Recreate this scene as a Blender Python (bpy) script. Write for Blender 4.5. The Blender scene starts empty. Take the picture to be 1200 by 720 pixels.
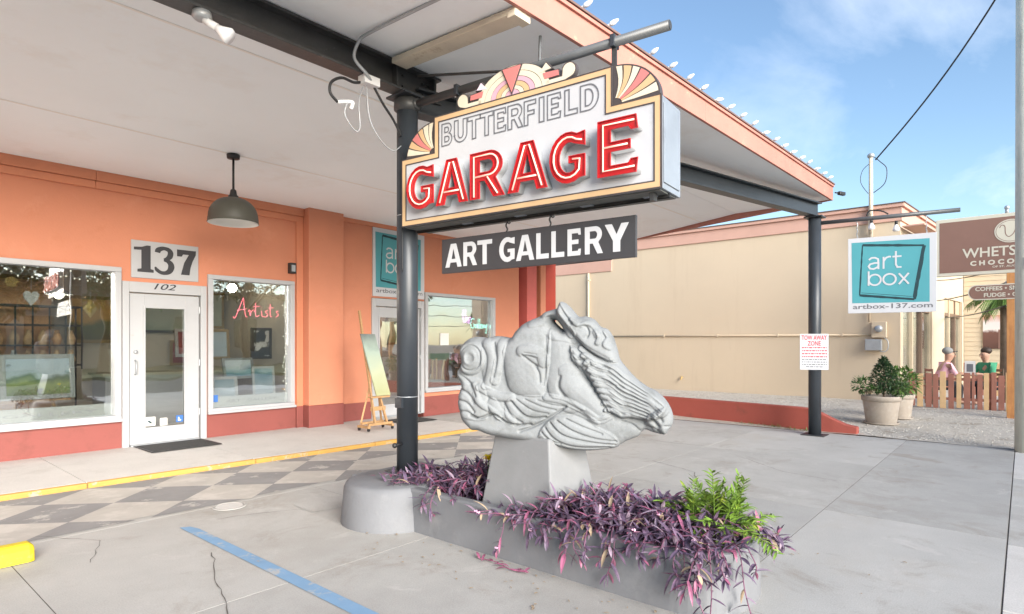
import bpy, math, random
import numpy as np
from mathutils import Vector, Matrix, noise as mnoise
R = math.radians
random.seed(7)
S = bpy.context.scene
COL = S.collection

# ---------------------------------------------------------------- camera, sky, sun, exposure
cam = bpy.data.cameras.new('camera'); camo = bpy.data.objects.new('camera', cam); COL.objects.link(camo)
camo.location = (0, 0, 1.55); camo.rotation_euler = (R(90), 0, -math.asin(.7616))
cam.lens = 21.15; cam.sensor_width = 36; cam.shift_y = .035; cam.clip_start = .05; cam.clip_end = 2000
S.camera = camo
SUN_EL, SUN_AZ = 16, 251          # azimuth: degrees counter-clockwise from +X of where the sun stands
W = bpy.data.worlds.new('World'); S.world = W; W.use_nodes = True
wt = W.node_tree; wt.nodes.clear()
def wn(t, **k):
    n = wt.nodes.new(t)
    for a, b in k.items(): setattr(n, a, b)
    return n
sky = wn('ShaderNodeTexSky', sky_type='NISHITA', sun_disc=False, sun_elevation=R(SUN_EL), sun_rotation=R(90 - SUN_AZ), altitude=0, air_density=1.0, dust_density=.6, ozone_density=2.0)
tc = wn('ShaderNodeTexCoord'); sep = wn('ShaderNodeSeparateXYZ'); wt.links.new(tc.outputs['Generated'], sep.inputs[0])
zz = wn('ShaderNodeMath', operation='MAXIMUM'); wt.links.new(sep.outputs[2], zz.inputs[0]); zz.inputs[1].default_value = .02
za = wn('ShaderNodeMath', operation='ADD'); wt.links.new(zz.outputs[0], za.inputs[0]); za.inputs[1].default_value = .12
dv = wn('ShaderNodeVectorMath', operation='DIVIDE'); cz = wn('ShaderNodeCombineXYZ')
for i in range(3): wt.links.new(za.outputs[0], cz.inputs[i])
wt.links.new(tc.outputs['Generated'], dv.inputs[0]); wt.links.new(cz.outputs[0], dv.inputs[1])
mp = wn('ShaderNodeMapping'); mp.inputs['Scale'].default_value = (.75, 1.5, 0.0); mp.inputs['Rotation'].default_value = (0, 0, R(25)); mp.inputs['Location'].default_value = (3.1, 1.7, 0)
wt.links.new(dv.outputs[0], mp.inputs[0])
cn = wn('ShaderNodeTexNoise'); cn.inputs['Scale'].default_value = 1.15; cn.inputs['Detail'].default_value = 8; cn.inputs['Roughness'].default_value = .58; cn.inputs['Distortion'].default_value = .5
wt.links.new(mp.outputs[0], cn.inputs['Vector'])
cr = wn('ShaderNodeValToRGB'); cr.color_ramp.elements[0].position = .48; cr.color_ramp.elements[1].position = .86
cr.color_ramp.elements[0].color = (.0, .0, .0, 1); cr.color_ramp.elements[1].color = (.48, .48, .48, 1)
wt.links.new(cn.outputs['Fac'], cr.inputs[0])
cm = wn('ShaderNodeMix', data_type='RGBA'); wt.links.new(cr.outputs[0], cm.inputs[0]); wt.links.new(sky.outputs[0], cm.inputs[6]); cm.inputs[7].default_value = (5.4, 5.7, 6.2, 1)
bg = wn('ShaderNodeBackground'); bg.inputs['Strength'].default_value = .066; wt.links.new(cm.outputs[2], bg.inputs['Color'])
wo = wn('ShaderNodeOutputWorld'); wt.links.new(bg.outputs[0], wo.inputs['Surface'])
sun = bpy.data.lights.new('sun', 'SUN'); sun.energy = 2.7; sun.angle = R(46); sun.color = (1, .95, .88)
suno = bpy.data.objects.new('sun', sun); COL.objects.link(suno)
_d = Vector((math.cos(R(SUN_EL)) * math.cos(R(SUN_AZ)), math.cos(R(SUN_EL)) * math.sin(R(SUN_AZ)), math.sin(R(SUN_EL))))
suno.rotation_euler = _d.to_track_quat('Z', 'Y').to_euler(); suno.location = _d * 40
S.view_settings.view_transform = 'Standard'; S.view_settings.look = 'None'; S.view_settings.gamma = 1; S.view_settings.use_curve_mapping = False
S.view_settings.exposure = 2.13

# ---------------------------------------------------------------- materials
MATS = {}
def mat(name, col, rough=.6, metal=0, var=.0, vscale=3, col2=None, c2=(.45, .6), c2scale=4, bump=0, bscale=40, bdist=.01, emit=None, estr=0, spec=.5, coords='Object', coat=0, streak=None, stain=None, speck=0):
    m = bpy.data.materials.new(name); m.use_nodes = True; nt = m.node_tree; N = nt.nodes; L = nt.links
    b = N['Principled BSDF']; b.inputs['Roughness'].default_value = rough; b.inputs['Metallic'].default_value = metal
    b.inputs['Specular IOR Level'].default_value = spec; b.inputs['Coat Weight'].default_value = coat
    b.inputs['Base Color'].default_value = (*col, 1)
    t = N.new('ShaderNodeTexCoord'); src = t.outputs[coords]
    last = None
    if var:
        n = N.new('ShaderNodeTexNoise'); n.inputs['Scale'].default_value = vscale; n.inputs['Detail'].default_value = 6; n.inputs['Roughness'].default_value = .65; L.new(src, n.inputs['Vector'])
        mr = N.new('ShaderNodeMapRange'); mr.inputs[1].default_value = .3; mr.inputs[2].default_value = .7; mr.inputs[3].default_value = 1 - var; mr.inputs[4].default_value = 1 + var; L.new(n.outputs['Fac'], mr.inputs[0])
        v = N.new('ShaderNodeVectorMath'); v.operation = 'SCALE'; v.inputs[0].default_value = col; L.new(mr.outputs[0], v.inputs['Scale']); last = v.outputs[0]
    if col2:
        n2 = N.new('ShaderNodeTexNoise'); n2.inputs['Scale'].default_value = c2scale; n2.inputs['Detail'].default_value = 8; n2.inputs['Roughness'].default_value = .7
        if streak:
            mpn = N.new('ShaderNodeMapping'); mpn.inputs['Scale'].default_value = streak; L.new(src, mpn.inputs[0]); L.new(mpn.outputs[0], n2.inputs['Vector'])
        else: L.new(src, n2.inputs['Vector'])
        rp = N.new('ShaderNodeMapRange'); rp.inputs[1].default_value = c2[0]; rp.inputs[2].default_value = c2[1]; L.new(n2.outputs['Fac'], rp.inputs[0])
        mx = N.new('ShaderNodeMix'); mx.data_type = 'RGBA'; L.new(rp.outputs[0], mx.inputs[0]); mx.inputs[7].default_value = (*col2, 1)
        if last: L.new(last, mx.inputs[6])
        else: mx.inputs[6].default_value = (*col, 1)
        last = mx.outputs[2]
    for st in (stain or []):        # (colour, scale, from, to, amount)
        n3 = N.new('ShaderNodeTexNoise'); n3.inputs['Scale'].default_value = st[1]; n3.inputs['Detail'].default_value = 10; n3.inputs['Roughness'].default_value = .72; n3.inputs['Distortion'].default_value = .6; L.new(src, n3.inputs['Vector'])
        r3 = N.new('ShaderNodeMapRange'); r3.inputs[1].default_value = st[2]; r3.inputs[2].default_value = st[3]; r3.inputs[4].default_value = st[4]; L.new(n3.outputs['Fac'], r3.inputs[0])
        m3 = N.new('ShaderNodeMix'); m3.data_type = 'RGBA'; L.new(r3.outputs[0], m3.inputs[0]); m3.inputs[7].default_value = (*st[0], 1)
        if last: L.new(last, m3.inputs[6])
        else: m3.inputs[6].default_value = (*col, 1)
        last = m3.outputs[2]
    if speck:
        n4 = N.new('ShaderNodeTexNoise'); n4.inputs['Scale'].default_value = 120; n4.inputs['Detail'].default_value = 2; L.new(src, n4.inputs['Vector'])
        r4 = N.new('ShaderNodeMapRange'); r4.inputs[1].default_value = .3; r4.inputs[2].default_value = .7; r4.inputs[3].default_value = 1 - speck; r4.inputs[4].default_value = 1 + speck; L.new(n4.outputs['Fac'], r4.inputs[0])
        v4 = N.new('ShaderNodeVectorMath'); v4.operation = 'SCALE'; L.new(r4.outputs[0], v4.inputs['Scale'])
        if last: L.new(last, v4.inputs[0])
        else: v4.inputs[0].default_value = col
        last = v4.outputs[0]
    if last: L.new(last, b.inputs['Base Color'])
    if bump:
        bn = N.new('ShaderNodeTexNoise'); bn.inputs['Scale'].default_value = bscale; bn.inputs['Detail'].default_value = 5; L.new(src, bn.inputs['Vector'])
        bu = N.new('ShaderNodeBump'); bu.inputs['Strength'].default_value = bump; bu.inputs['Distance'].default_value = bdist; L.new(bn.outputs['Fac'], bu.inputs['Height']); L.new(bu.outputs[0], b.inputs['Normal'])
    if emit:
        b.inputs['Emission Color'].default_value = (*emit, 1); b.inputs['Emission Strength'].default_value = estr
    MATS[name] = m
    return m
def glassmat(name, refl=.25, tint=(.93, .96, .95)):
    m = bpy.data.materials.new(name); m.use_nodes = True; nt = m.node_tree; N = nt.nodes; L = nt.links
    N.remove(N['Principled BSDF'])
    tr = N.new('ShaderNodeBsdfTransparent'); tr.inputs[0].default_value = (*tint, 1)
    gl = N.new('ShaderNodeBsdfGlossy'); gl.inputs['Roughness'].default_value = .012; gl.inputs['Color'].default_value = (.95, .97, 1, 1)
    nn = N.new('ShaderNodeTexNoise'); nn.inputs['Scale'].default_value = 1.6; nn.inputs['Detail'].default_value = 1; t = N.new('ShaderNodeTexCoord'); L.new(t.outputs['Object'], nn.inputs['Vector'])
    bu = N.new('ShaderNodeBump'); bu.inputs['Strength'].default_value = .05; bu.inputs['Distance'].default_value = .05; L.new(nn.outputs['Fac'], bu.inputs['Height']); L.new(bu.outputs[0], gl.inputs['Normal'])
    fr = N.new('ShaderNodeLayerWeight'); fr.inputs['Blend'].default_value = .35
    ma = N.new('ShaderNodeMath'); ma.operation = 'MULTIPLY_ADD'; ma.inputs[1].default_value = .45; ma.inputs[2].default_value = refl; L.new(fr.outputs['Fresnel'], ma.inputs[0])
    mx = N.new('ShaderNodeMixShader'); L.new(ma.outputs[0], mx.inputs[0]); L.new(tr.outputs[0], mx.inputs[1]); L.new(gl.outputs[0], mx.inputs[2])
    L.new(mx.outputs[0], N['Material Output'].inputs['Surface'])
    MATS[name] = m
    return m

# ---------------------------------------------------------------- mesh helpers
class MB:
    def __init__(s): s.v = []; s.f = []
    def add(s, vs, fs):
        o = len(s.v); s.v += [tuple(p) for p in vs]; s.f += [tuple(i + o for i in f) for f in fs]; return s
    def box(s, x0, x1, y0, y1, z0, z1):
        return s.add([(x0,y0,z0),(x1,y0,z0),(x1,y1,z0),(x0,y1,z0),(x0,y0,z1),(x1,y0,z1),(x1,y1,z1),(x0,y1,z1)],
                     [(0,3,2,1),(4,5,6,7),(0,1,5,4),(1,2,6,5),(2,3,7,6),(3,0,4,7)])
    def obox(s, c, u, w, h, a, b, d):   # centre, three unit axes and half sizes
        c, u, w, h = Vector(c), Vector(u) * a, Vector(w) * b, Vector(h) * d
        return s.add([c-u-w-h, c+u-w-h, c+u+w-h, c-u+w-h, c-u-w+h, c+u-w+h, c+u+w+h, c-u+w+h],
                     [(0,3,2,1),(4,5,6,7),(0,1,5,4),(1,2,6,5),(2,3,7,6),(3,0,4,7)])
    def beam(s, p0, p1, w, h, up=(0, 0, 1)):
        p0, p1 = Vector(p0), Vector(p1); d = (p1 - p0); l = d.length; d.normalize(); up = Vector(up)
        sd = d.cross(up).normalized(); u2 = sd.cross(d).normalized()
        return s.obox((p0 + p1) / 2, d, sd, u2, l / 2, w / 2, h / 2)
    def cyl(s, p0, p1, r, r2=None, n=16, cap=True): return s.tube([p0, p1], [r, r if r2 is None else r2], n, cap)
    def tube(s, pts, r, n=8, cap=True):
        P = [Vector(p) for p in pts]; k = len(P); rr = r if isinstance(r, (list, tuple)) else [r] * k
        T = [(P[min(i + 1, k - 1)] - P[max(i - 1, 0)]).normalized() for i in range(k)]
        a = Vector((0, 0, 1)) if abs(T[0].z) < .9 else Vector((1, 0, 0)); x = T[0].cross(a).normalized(); vs = []; fs = []
        for i in range(k):
            x = (x - T[i] * x.dot(T[i])).normalized(); y = T[i].cross(x)
            for j in range(n):
                q = 2 * math.pi * j / n; vs.append(P[i] + (x * math.cos(q) + y * math.sin(q)) * rr[i])
        for i in range(k - 1):
            for j in range(n):
                fs.append((i*n+j, i*n+(j+1) % n, (i+1)*n+(j+1) % n, (i+1)*n+j))
        if cap: fs += [tuple(range(n - 1, -1, -1)), tuple(range((k-1)*n, k*n))]
        return s.add(vs, fs)
    def lathe(s, prof, c, n=24, axis='z'):
        vs = []; fs = []; c = Vector(c)
        for r, z in prof:
            for j in range(n):
                q = 2 * math.pi * j / n
                p = (r * math.cos(q), r * math.sin(q), z) if axis == 'z' else ((r * math.cos(q), z, r * math.sin(q)) if axis == 'y' else (z, r * math.cos(q), r * math.sin(q)))
                vs.append(c + Vector(p))
        for i in range(len(prof) - 1):
            for j in range(n):
                fs.append((i*n+j, i*n+(j+1) % n, (i+1)*n+(j+1) % n, (i+1)*n+j))
        return s.add(vs, fs)
    def ball(s, c, r, n=12, m=8, sc=(1, 1, 1)):
        prof = [(max(1e-4, r * math.sin(math.pi * i / m)), -r * math.cos(math.pi * i / m)) for i in range(m + 1)]
        o = len(s.v); s.lathe(prof, (0, 0, 0), n)
        for i in range(o, len(s.v)):
            p = s.v[i]; s.v[i] = (c[0] + p[0] * sc[0], c[1] + p[1] * sc[1], c[2] + p[2] * sc[2])
        return s
    def prism(s, poly, z0, z1):         # xy polygon extruded in z; z0/z1 may be functions of (x, y)
        f0 = z0 if callable(z0) else (lambda x, y: z0); f1 = z1 if callable(z1) else (lambda x, y: z1); n = len(poly)
        return s.add([(x, y, f0(x, y)) for x, y in poly] + [(x, y, f1(x, y)) for x, y in poly],
                     [tuple(range(n - 1, -1, -1)), tuple(range(n, 2*n))] + [(i, (i+1) % n, n + (i+1) % n, n + i) for i in range(n)])
    def slab(s, M, poly, d0, d1):       # polygon in the local xy of frame M, extruded along its z
        n = len(poly)
        return s.add([M @ Vector((x, y, d0)) for x, y in poly] + [M @ Vector((x, y, d1)) for x, y in poly],
                     [tuple(range(n - 1, -1, -1)), tuple(range(n, 2*n))] + [(i, (i+1) % n, n + (i+1) % n, n + i) for i in range(n)])
    def ribbon(s, M, pts, w, d, closed=False, th=None):   # flat stroke of width w in frame M at height d
        P = [Vector(p) for p in pts]; k = len(P); L_, R_ = [], []
        for i in range(k):
            a = P[(i - 1) % k] if (closed or i > 0) else P[i]; b = P[(i + 1) % k] if (closed or i < k - 1) else P[i]
            if closed or 0 < i < k - 1:
                e0 = (P[i] - a).normalized(); e1 = (b - P[i]).normalized(); n0 = Vector((-e0.y, e0.x)); n1 = Vector((-e1.y, e1.x)); mm = n0 + n1
                if mm.length < 1e-4: mm = n0
                mm.normalize(); sc = 1 / max(.45, mm.dot(n0))
            else:
                e = (b - a).normalized(); mm = Vector((-e.y, e.x)); sc = 1
            ww = (w[i] if isinstance(w, (list, tuple)) else w) / 2 * sc
            L_.append(P[i] + mm * ww); R_.append(P[i] - mm * ww)
        vs = []
        for p in L_ + R_: vs.append(M @ Vector((p.x, p.y, d)))
        fs = [(k + i, k + (i + 1) % k, (i + 1) % k, i) for i in range(k if closed else k - 1)]
        if th:
            o = 2 * k
            for p in L_ + R_: vs.append(M @ Vector((p.x, p.y, d - th)))
            m_ = k if closed else k - 1
            for i in range(m_):
                j = (i + 1) % k
                fs += [(i, j, o + j, o + i), (k + j, k + i, o + k + i, o + k + j)]
        return s.add(vs, fs)
    def build(s, name, m, parent=None, smooth=False, bev=0, seg=2, autosm=False):
        me = bpy.data.meshes.new(name); me.from_pydata(s.v, [], s.f); me.validate(); me.update()
        return link(name, me, m, parent, smooth, bev, seg)
def link(name, me, m, parent=None, smooth=False, bev=0, seg=2):
    o = bpy.data.objects.new(name, me); COL.objects.link(o)
    if m is not None:
        me.materials.clear(); me.materials.append(MATS[m] if isinstance(m, str) else m)
    if smooth:
        me.polygons.foreach_set('use_smooth', [True] * len(me.polygons)); me.update()
    if bev:
        b = o.modifiers.new('bevel', 'BEVEL'); b.width = bev; b.segments = seg; b.limit_method = 'ANGLE'; b.angle_limit = R(40)
    if parent is not None: setpar(o, parent)
    return o
def setpar(o, p):
    o.parent = p
    w = Matrix.Identity(4); q = p
    chain = []
    while q is not None: chain.append(q); q = q.parent
    for q in reversed(chain): w = w @ q.matrix_parent_inverse @ q.matrix_basis if q.parent else q.matrix_basis.copy()
    o.matrix_parent_inverse = w.inverted()
def tag(o, label=None, cat=None, group=None, kind=None):
    if label: o['label'] = label
    if cat: o['category'] = cat
    if group: o['group'] = group
    if kind: o['kind'] = kind
    return o
def thing(name, loc, label, cat, group=None):
    o = bpy.data.objects.new(name, None); COL.objects.link(o); o.location = loc; o.empty_display_size = .1
    return tag(o, label, cat, group)
def dup(root, delta, rotz=0, label=None):
    r = root.copy(); COL.objects.link(r); r.location = Vector(root.location) + Vector(delta); r.rotation_euler = (0, 0, rotz)
    if label: r['label'] = label
    for ch in list(root.children):
        c = ch.copy(); COL.objects.link(c); c.parent = r
        for g in list(ch.children):
            d = g.copy(); COL.objects.link(d); d.parent = c
    return r
def struct(o): o['kind'] = 'structure'; return o
def frame(o, xdir, ydir=(0, 0, 1)):
    x = Vector(xdir).normalized(); y = Vector(ydir).normalized(); z = x.cross(y)
    return Matrix(((x.x, y.x, z.x, o[0]), (x.y, y.y, z.y, o[1]), (x.z, y.z, z.z, o[2]), (0, 0, 0, 1)))
def curve_mesh(cu, M):
    ob = bpy.data.objects.new('tmp', cu); me = bpy.data.meshes.new_from_object(ob); bpy.data.objects.remove(ob); bpy.data.curves.remove(cu)
    me.transform(M); return me
def shape(name, contours, M, d0, d1, m, parent=None):   # filled outline with holes, solid from d0 to d1
    cu = bpy.data.curves.new('tmp', 'CURVE'); cu.dimensions = '2D'; cu.fill_mode = 'BOTH'; cu.extrude = abs(d1 - d0) / 2
    for c in contours:
        sp = cu.splines.new('POLY'); sp.points.add(len(c) - 1); sp.use_cyclic_u = True
        for p, q in zip(sp.points, c): p.co = (q[0], q[1], 0, 1)
    return link(name, curve_mesh(cu, M @ Matrix.Translation((0, 0, (d0 + d1) / 2))), m, parent)
def text(name, body, M, x, y, h, m, parent=None, width=None, bold=0, d=.002, shear=0, align='LEFT', space=1):
    cu = bpy.data.curves.new('tmp', 'FONT'); cu.body = body; cu.size = h / .7; cu.offset = bold; cu.extrude = .0008; cu.shear = shear; cu.align_x = align; cu.space_character = space; cu.resolution_u = 3
    ob = bpy.data.objects.new('tmp', cu); me = bpy.data.meshes.new_from_object(ob); bpy.data.objects.remove(ob); bpy.data.curves.remove(cu)
    if width:
        xs = [v.co.x for v in me.vertices]; sc = width / max(1e-4, max(xs) - min(xs)); mn = min(xs)
        for v in me.vertices: v.co.x = (v.co.x - mn) * sc
    me.transform(M @ Matrix.Translation((x, y, d)))
    return link(name, me, m, parent)
def arc(cx, cy, rx, ry, a0, a1, n=14): return [(cx + rx * math.cos(R(a0 + (a1 - a0) * i / n)), cy + ry * math.sin(R(a0 + (a1 - a0) * i / n))) for i in range(n + 1)]
GLY = {
 'G': [[(.93,.70),(.93,.97)] + arc(.5,.5,.5,.5,62,304) + [(.93,.1),(.93,.52),(.52,.52),(.52,.39),(.68,.39),(.68,.24)] + arc(.52,.5,.27,.31,306,60)],
 'A': [[(0,0),(.25,0),(.31,.2),(.69,.2),(.75,0),(1,0),(.66,1),(.34,1)], [(.37,.35),(.63,.35),(.5,.80)]],
 'R': [[(0,0),(.27,0),(.27,.38),(.44,.38),(.70,0),(1,0),(.74,.42)] + arc(.58,.71,.36,.29,-50,90) + [(0,1)], [(.27,.55)] + arc(.54,.69,.15,.14,-90,90,8) + [(.27,.83)]],
 'E': [[(0,0),(.96,0),(1,.24),(.84,.24),(.78,.17),(.32,.17),(.32,.43),(.82,.43),(.82,.59),(.32,.59),(.32,.83),(.78,.83),(.84,.76),(1,.76),(.96,1),(0,1)]],
 'B': [[(0,0)] + arc(.55,.28,.42,.28,-90,70,10) + arc(.55,.76,.36,.24,-50,90,10) + [(0,1)], [(.28,.17)] + arc(.52,.29,.18,.12,-90,90,8) + [(.28,.41)], [(.28,.60)] + arc(.5,.715,.15,.115,-90,90,8) + [(.28,.83)]],
 'U': [[(0,1),(0,.36)] + arc(.5,.36,.5,.36,180,360) + [(1,1),(.7,1),(.7,.38)] + arc(.5,.36,.2,.18,0,-180,10) + [(.3,1)]],
 'T': [[(.36,0),(.64,0),(.64,.82),(1,.82),(1,1),(0,1),(0,.82),(.36,.82)]],
 'F': [[(0,0),(.32,0),(.32,.42),(.86,.42),(.86,.58),(.32,.58),(.32,.83),(1,.83),(1,1),(0,1)]],
 'I': [[(.1,0),(.9,0),(.9,1),(.1,1)]],
 'L': [[(0,0),(1,0),(1,.19),(.34,.19),(.34,1),(0,1)]],
 'D': [[(0,0)] + arc(.45,.5,.55,.5,-90,90) + [(0,1)], [(.28,.18)] + arc(.43,.5,.27,.32,-90,90,10) + [(.28,.82)]],
 'Y': [[(.35,0),(.65,0),(.65,.4),(1,1),(.7,1),(.5,.62),(.3,1),(0,1),(.35,.4)]],
}
def gcont(ch, x, y, w, h): return [[(x + p[0] * w, y + p[1] * h) for p in c] for c in GLY[ch]]
# ---------------------------------------------------------------- material table
mat('concrete', (.39,.38,.36), .85, stain=[((.27,.24,.205),1.3,.55,.68,.7),((.52,.50,.475),2.3,.58,.72,.6),((.25,.23,.205),.45,.55,.68,.55),((.17,.155,.14),9,.69,.74,.55)], speck=.10, var=.10, vscale=.9, col2=(.33,.315,.29), c2=(.50,.66), c2scale=.55, bump=.25, bscale=60, bdist=.004)
mat('concrete_b', (.41,.40,.38), .85, stain=[((.27,.24,.205),1.3,.55,.68,.7),((.52,.50,.475),2.3,.58,.72,.6),((.25,.23,.205),.45,.55,.68,.55),((.17,.155,.14),9,.69,.74,.55)], speck=.10, var=.09, vscale=1.1, col2=(.40,.375,.34), c2=(.52,.68), c2scale=.7, bump=.25, bscale=60, bdist=.004)
mat('concrete_dark', (.36,.352,.335), .85, stain=[((.27,.24,.205),1.3,.55,.68,.7),((.52,.50,.475),2.3,.58,.72,.6),((.25,.23,.205),.45,.55,.68,.55),((.17,.155,.14),9,.69,.74,.55)], speck=.10, var=.10, vscale=1.3, col2=(.31,.30,.28), c2=(.50,.66), c2scale=.8, bump=.25, bscale=60, bdist=.004)
mat('joint', (.11,.10,.09), .95, var=.2)
mat('walk', (.52,.50,.475), .85, stain=[((.30,.27,.235),1.3,.56,.70,.25),((.52,.50,.475),2.3,.58,.72,.6),((.24,.225,.205),.45,.58,.72,.2)], speck=.10, var=.07, vscale=1.2, col2=(.42,.40,.37), c2=(.56,.7), c2scale=1, bump=.2, bscale=70, bdist=.003)
mat('asphalt', (.055,.055,.057), .9, var=.2, vscale=2, bump=.4, bscale=90, bdist=.006)
mat('dirt', (.20,.17,.13), .95, var=.25, vscale=3, bump=.5, bscale=30, bdist=.02)
mat('soil', (.06,.045,.035), .95, var=.3, vscale=20, bump=.8, bscale=50, bdist=.02)
mat('grass', (.07,.11,.03), .9, var=.3, vscale=4, bump=.6, bscale=60, bdist=.03)
mat('check_dark', (.225,.22,.218), .8, var=.12, vscale=3, col2=(.42,.40,.37), c2=(.56,.62), c2scale=2.6, bump=.2, bscale=60, bdist=.003)
mat('check_light', (.405,.38,.345), .8, var=.10, vscale=3, col2=(.49,.46,.42), c2=(.5,.62), c2scale=2.2, bump=.2, bscale=60, bdist=.003)
mat('yellow', (.44,.245,.055), .75, var=.10, vscale=5, col2=(.36,.30,.22), c2=(.56,.64), c2scale=7, bump=.15, bscale=60)
mat('stop_yellow', (.58,.43,.012), .65, var=.06, vscale=6, col2=(.38,.30,.06), c2=(.58,.68), c2scale=9, bump=.2, bscale=50)
mat('blue', (.175,.30,.45), .8, var=.08, vscale=4, col2=(.36,.37,.37), c2=(.54,.64), c2scale=5)
mat('orange', (.56,.218,.127), .75, stain=[((.62,.27,.17),1.1,.57,.72,.6),((.44,.165,.09),2.7,.64,.71,.5)], var=.05, vscale=1.2, col2=(.53,.198,.108), c2=(.56,.70), c2scale=2.2, bump=.4, bscale=45, bdist=.006)
mat('orange_trim', (.57,.215,.118), .7, var=.06, vscale=2, bump=.2, bscale=30, bdist=.006)
mat('redband', (.235,.063,.052), .7, var=.06, vscale=2, col2=(.195,.053,.042), c2=(.55,.7), c2scale=3, bump=.2, bscale=45, bdist=.005)
mat('deepred', (.36,.045,.025), .7, var=.08, bump=.15)
mat('pilred', (.55,.13,.11), .7, var=.08, bump=.15)
mat('cream', (.585,.475,.345), .8, stain=[((.60,.46,.32),.8,.58,.75,.35)], var=.03, vscale=.5, col2=(.53,.42,.30), c2=(.52,.72), c2scale=1.6, streak=(1,1,.12), bump=.25, bscale=40, bdist=.006)
mat('cream_trim', (.56,.34,.27), .8, var=.06, vscale=1, bump=.2, bscale=30)
mat('cap_dark', (.12,.09,.08), .6)
mat('white', (.40,.405,.42), .45, var=.025, vscale=4, col2=(.36,.35,.33), c2=(.60,.75), c2scale=5)
mat('white_metal', (.75,.76,.77), .35, var=.03)
mat('ceiling', (.875,.905,.92), .7, var=.022, vscale=.7, col2=(.81,.80,.78), c2=(.56,.75), c2scale=.8, bump=.06, bscale=12, bdist=.01)
mat('ceiling_seam', (.82,.79,.74), .7)
mat('fascia', (.43,.185,.145), .75, var=.10, vscale=2.5, col2=(.42,.27,.19), c2=(.61,.66), c2scale=5, bump=.35, bscale=25, bdist=.006)
mat('flashing', (.16,.10,.085), .6, var=.2)
mat('batten', (.60,.53,.42), .8, var=.10, vscale=3, col2=(.36,.27,.17), c2=(.56,.66), c2scale=4, bump=.3, bscale=30)
mat('steel', (.045,.046,.047), .42, var=.25, vscale=5, col2=(.13,.125,.115), c2=(.62,.72), c2scale=9, bump=.15, bscale=25)
mat('steel_grey', (.032,.038,.046), .42, var=.15, vscale=3, col2=(.09,.095,.10), c2=(.66,.78), c2scale=5, bump=.10, bscale=25)
mat('pipe', (.085,.09,.095), .4, var=.12, vscale=4)
mat('black', (.02,.02,.022), .5)
mat('rubber', (.035,.034,.033), .85, var=.25, vscale=30, bump=.8, bscale=220, bdist=.004)
mat('lamp_out', (.06,.057,.046), .5, var=.08)
mat('lamp_in', (.85,.84,.80), .5)
mat('bulb', (.85,.86,.88), .15, coat=.5)
mat('planter', (.165,.17,.182), .8, stain=[((.115,.115,.12),3.0,.58,.70,.6),((.25,.25,.245),6,.62,.70,.5)], var=.08, vscale=2.5, col2=(.205,.208,.215), c2=(.54,.70), c2scale=3, bump=.3, bscale=35, bdist=.005)
mat('plinth', (.205,.21,.215), .8, var=.07, vscale=4, col2=(.29,.29,.285), c2=(.58,.72), c2scale=3.5, bump=.25, bscale=40, bdist=.005)
mat('stone', (.215,.227,.235), .95, var=.07, vscale=7, spec=.15, col2=(.16,.17,.172), c2=(.52,.66), c2scale=4, stain=[((.235,.24,.232),2.2,.56,.70,.6),((.15,.155,.15),5,.60,.72,.5)], speck=.05, bump=.22, bscale=80, bdist=.003)
mat('purple', (.10,.068,.115), .5, var=.45, vscale=14, col2=(.20,.12,.19), c2=(.5,.65), c2scale=10)
mat('magenta', (.28,.09,.16), .5, var=.3, vscale=14)
mat('pstem', (.17,.07,.12), .5)
mat('greyleaf', (.27,.20,.26), .6, var=.3, vscale=14)
mat('deadleaf', (.33,.25,.17), .8, var=.2)
mat('pinkflower', (.75,.45,.62), .5)
mat('fern', (.15,.25,.035), .5, var=.4, vscale=9, col2=(.32,.34,.045), c2=(.56,.66), c2scale=5)
mat('leaf', (.06,.12,.03), .5, var=.35, vscale=6)
mat('leaf_b', (.09,.17,.03), .5, var=.3, vscale=6)
mat('leaf_c', (.035,.075,.03), .5, var=.35, vscale=8)
mat('bark', (.14,.10,.07), .9, var=.25, vscale=8, bump=.6, bscale=20, bdist=.02)
mat('yellowflower', (.85,.62,.02), .5)
mat('sign_white', (.47,.48,.505), .4, var=.02, vscale=3, col2=(.40,.40,.40), c2=(.62,.78), c2scale=4)
mat('sign_red', (.40,.010,.014), .28, var=.08, vscale=8, coat=.3)
mat('sign_return', (.33,.34,.35), .4, var=.10, vscale=9)
mat('neon_off_glow', (.86,.50,.42), .2, emit=(1,.45,.35), estr=.18)  # unlit sign tubes, pale pink with a faint glow added
mat('tan', (.56,.38,.21), .55, var=.04)
mat('cream_paint', (.62,.57,.45), .5, var=.04)
mat('rose', (.55,.18,.17), .5, var=.05)
mat('mauve', (.58,.34,.42), .5, var=.05)
mat('lilac', (.75,.62,.75), .5)
mat('outline', (.06,.05,.05), .5)
mat('outline_grey', (.13,.135,.15), .5)
mat('sheet', (.23,.26,.30), .45, metal=.15, var=.12, vscale=2.5, col2=(.16,.175,.20), c2=(.55,.7), c2scale=3)
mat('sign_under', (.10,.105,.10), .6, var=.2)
mat('charcoal', (.042,.042,.046), .5, var=.04)
mat('letter_white', (.52,.53,.55), .5, var=.03)
mat('teal', (.065,.29,.335), .5, var=.04, vscale=2)
mat('teal_dark', (.006,.035,.045), .5)
mat('panel_white', (.50,.51,.54), .4, var=.015)
mat('ink', (.03,.03,.035), .6)
mat('red_ink', (.62,.05,.07), .6)
mat('choc', (.23,.125,.095), .55, var=.04)
mat('choc_cream', (.60,.56,.46), .55)
mat('terracotta', (.38,.325,.27), .85, var=.12, vscale=4, col2=(.46,.42,.37), c2=(.5,.7), c2scale=6, bump=.2, bscale=40)
mat('gravel', (.46,.42,.365), .95, var=.18, vscale=14, col2=(.30,.255,.20), c2=(.52,.68), c2scale=2.6, bump=.5, bscale=70, bdist=.015)
mat('pebble', (.46,.43,.38), .85, var=.25, vscale=6)
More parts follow.
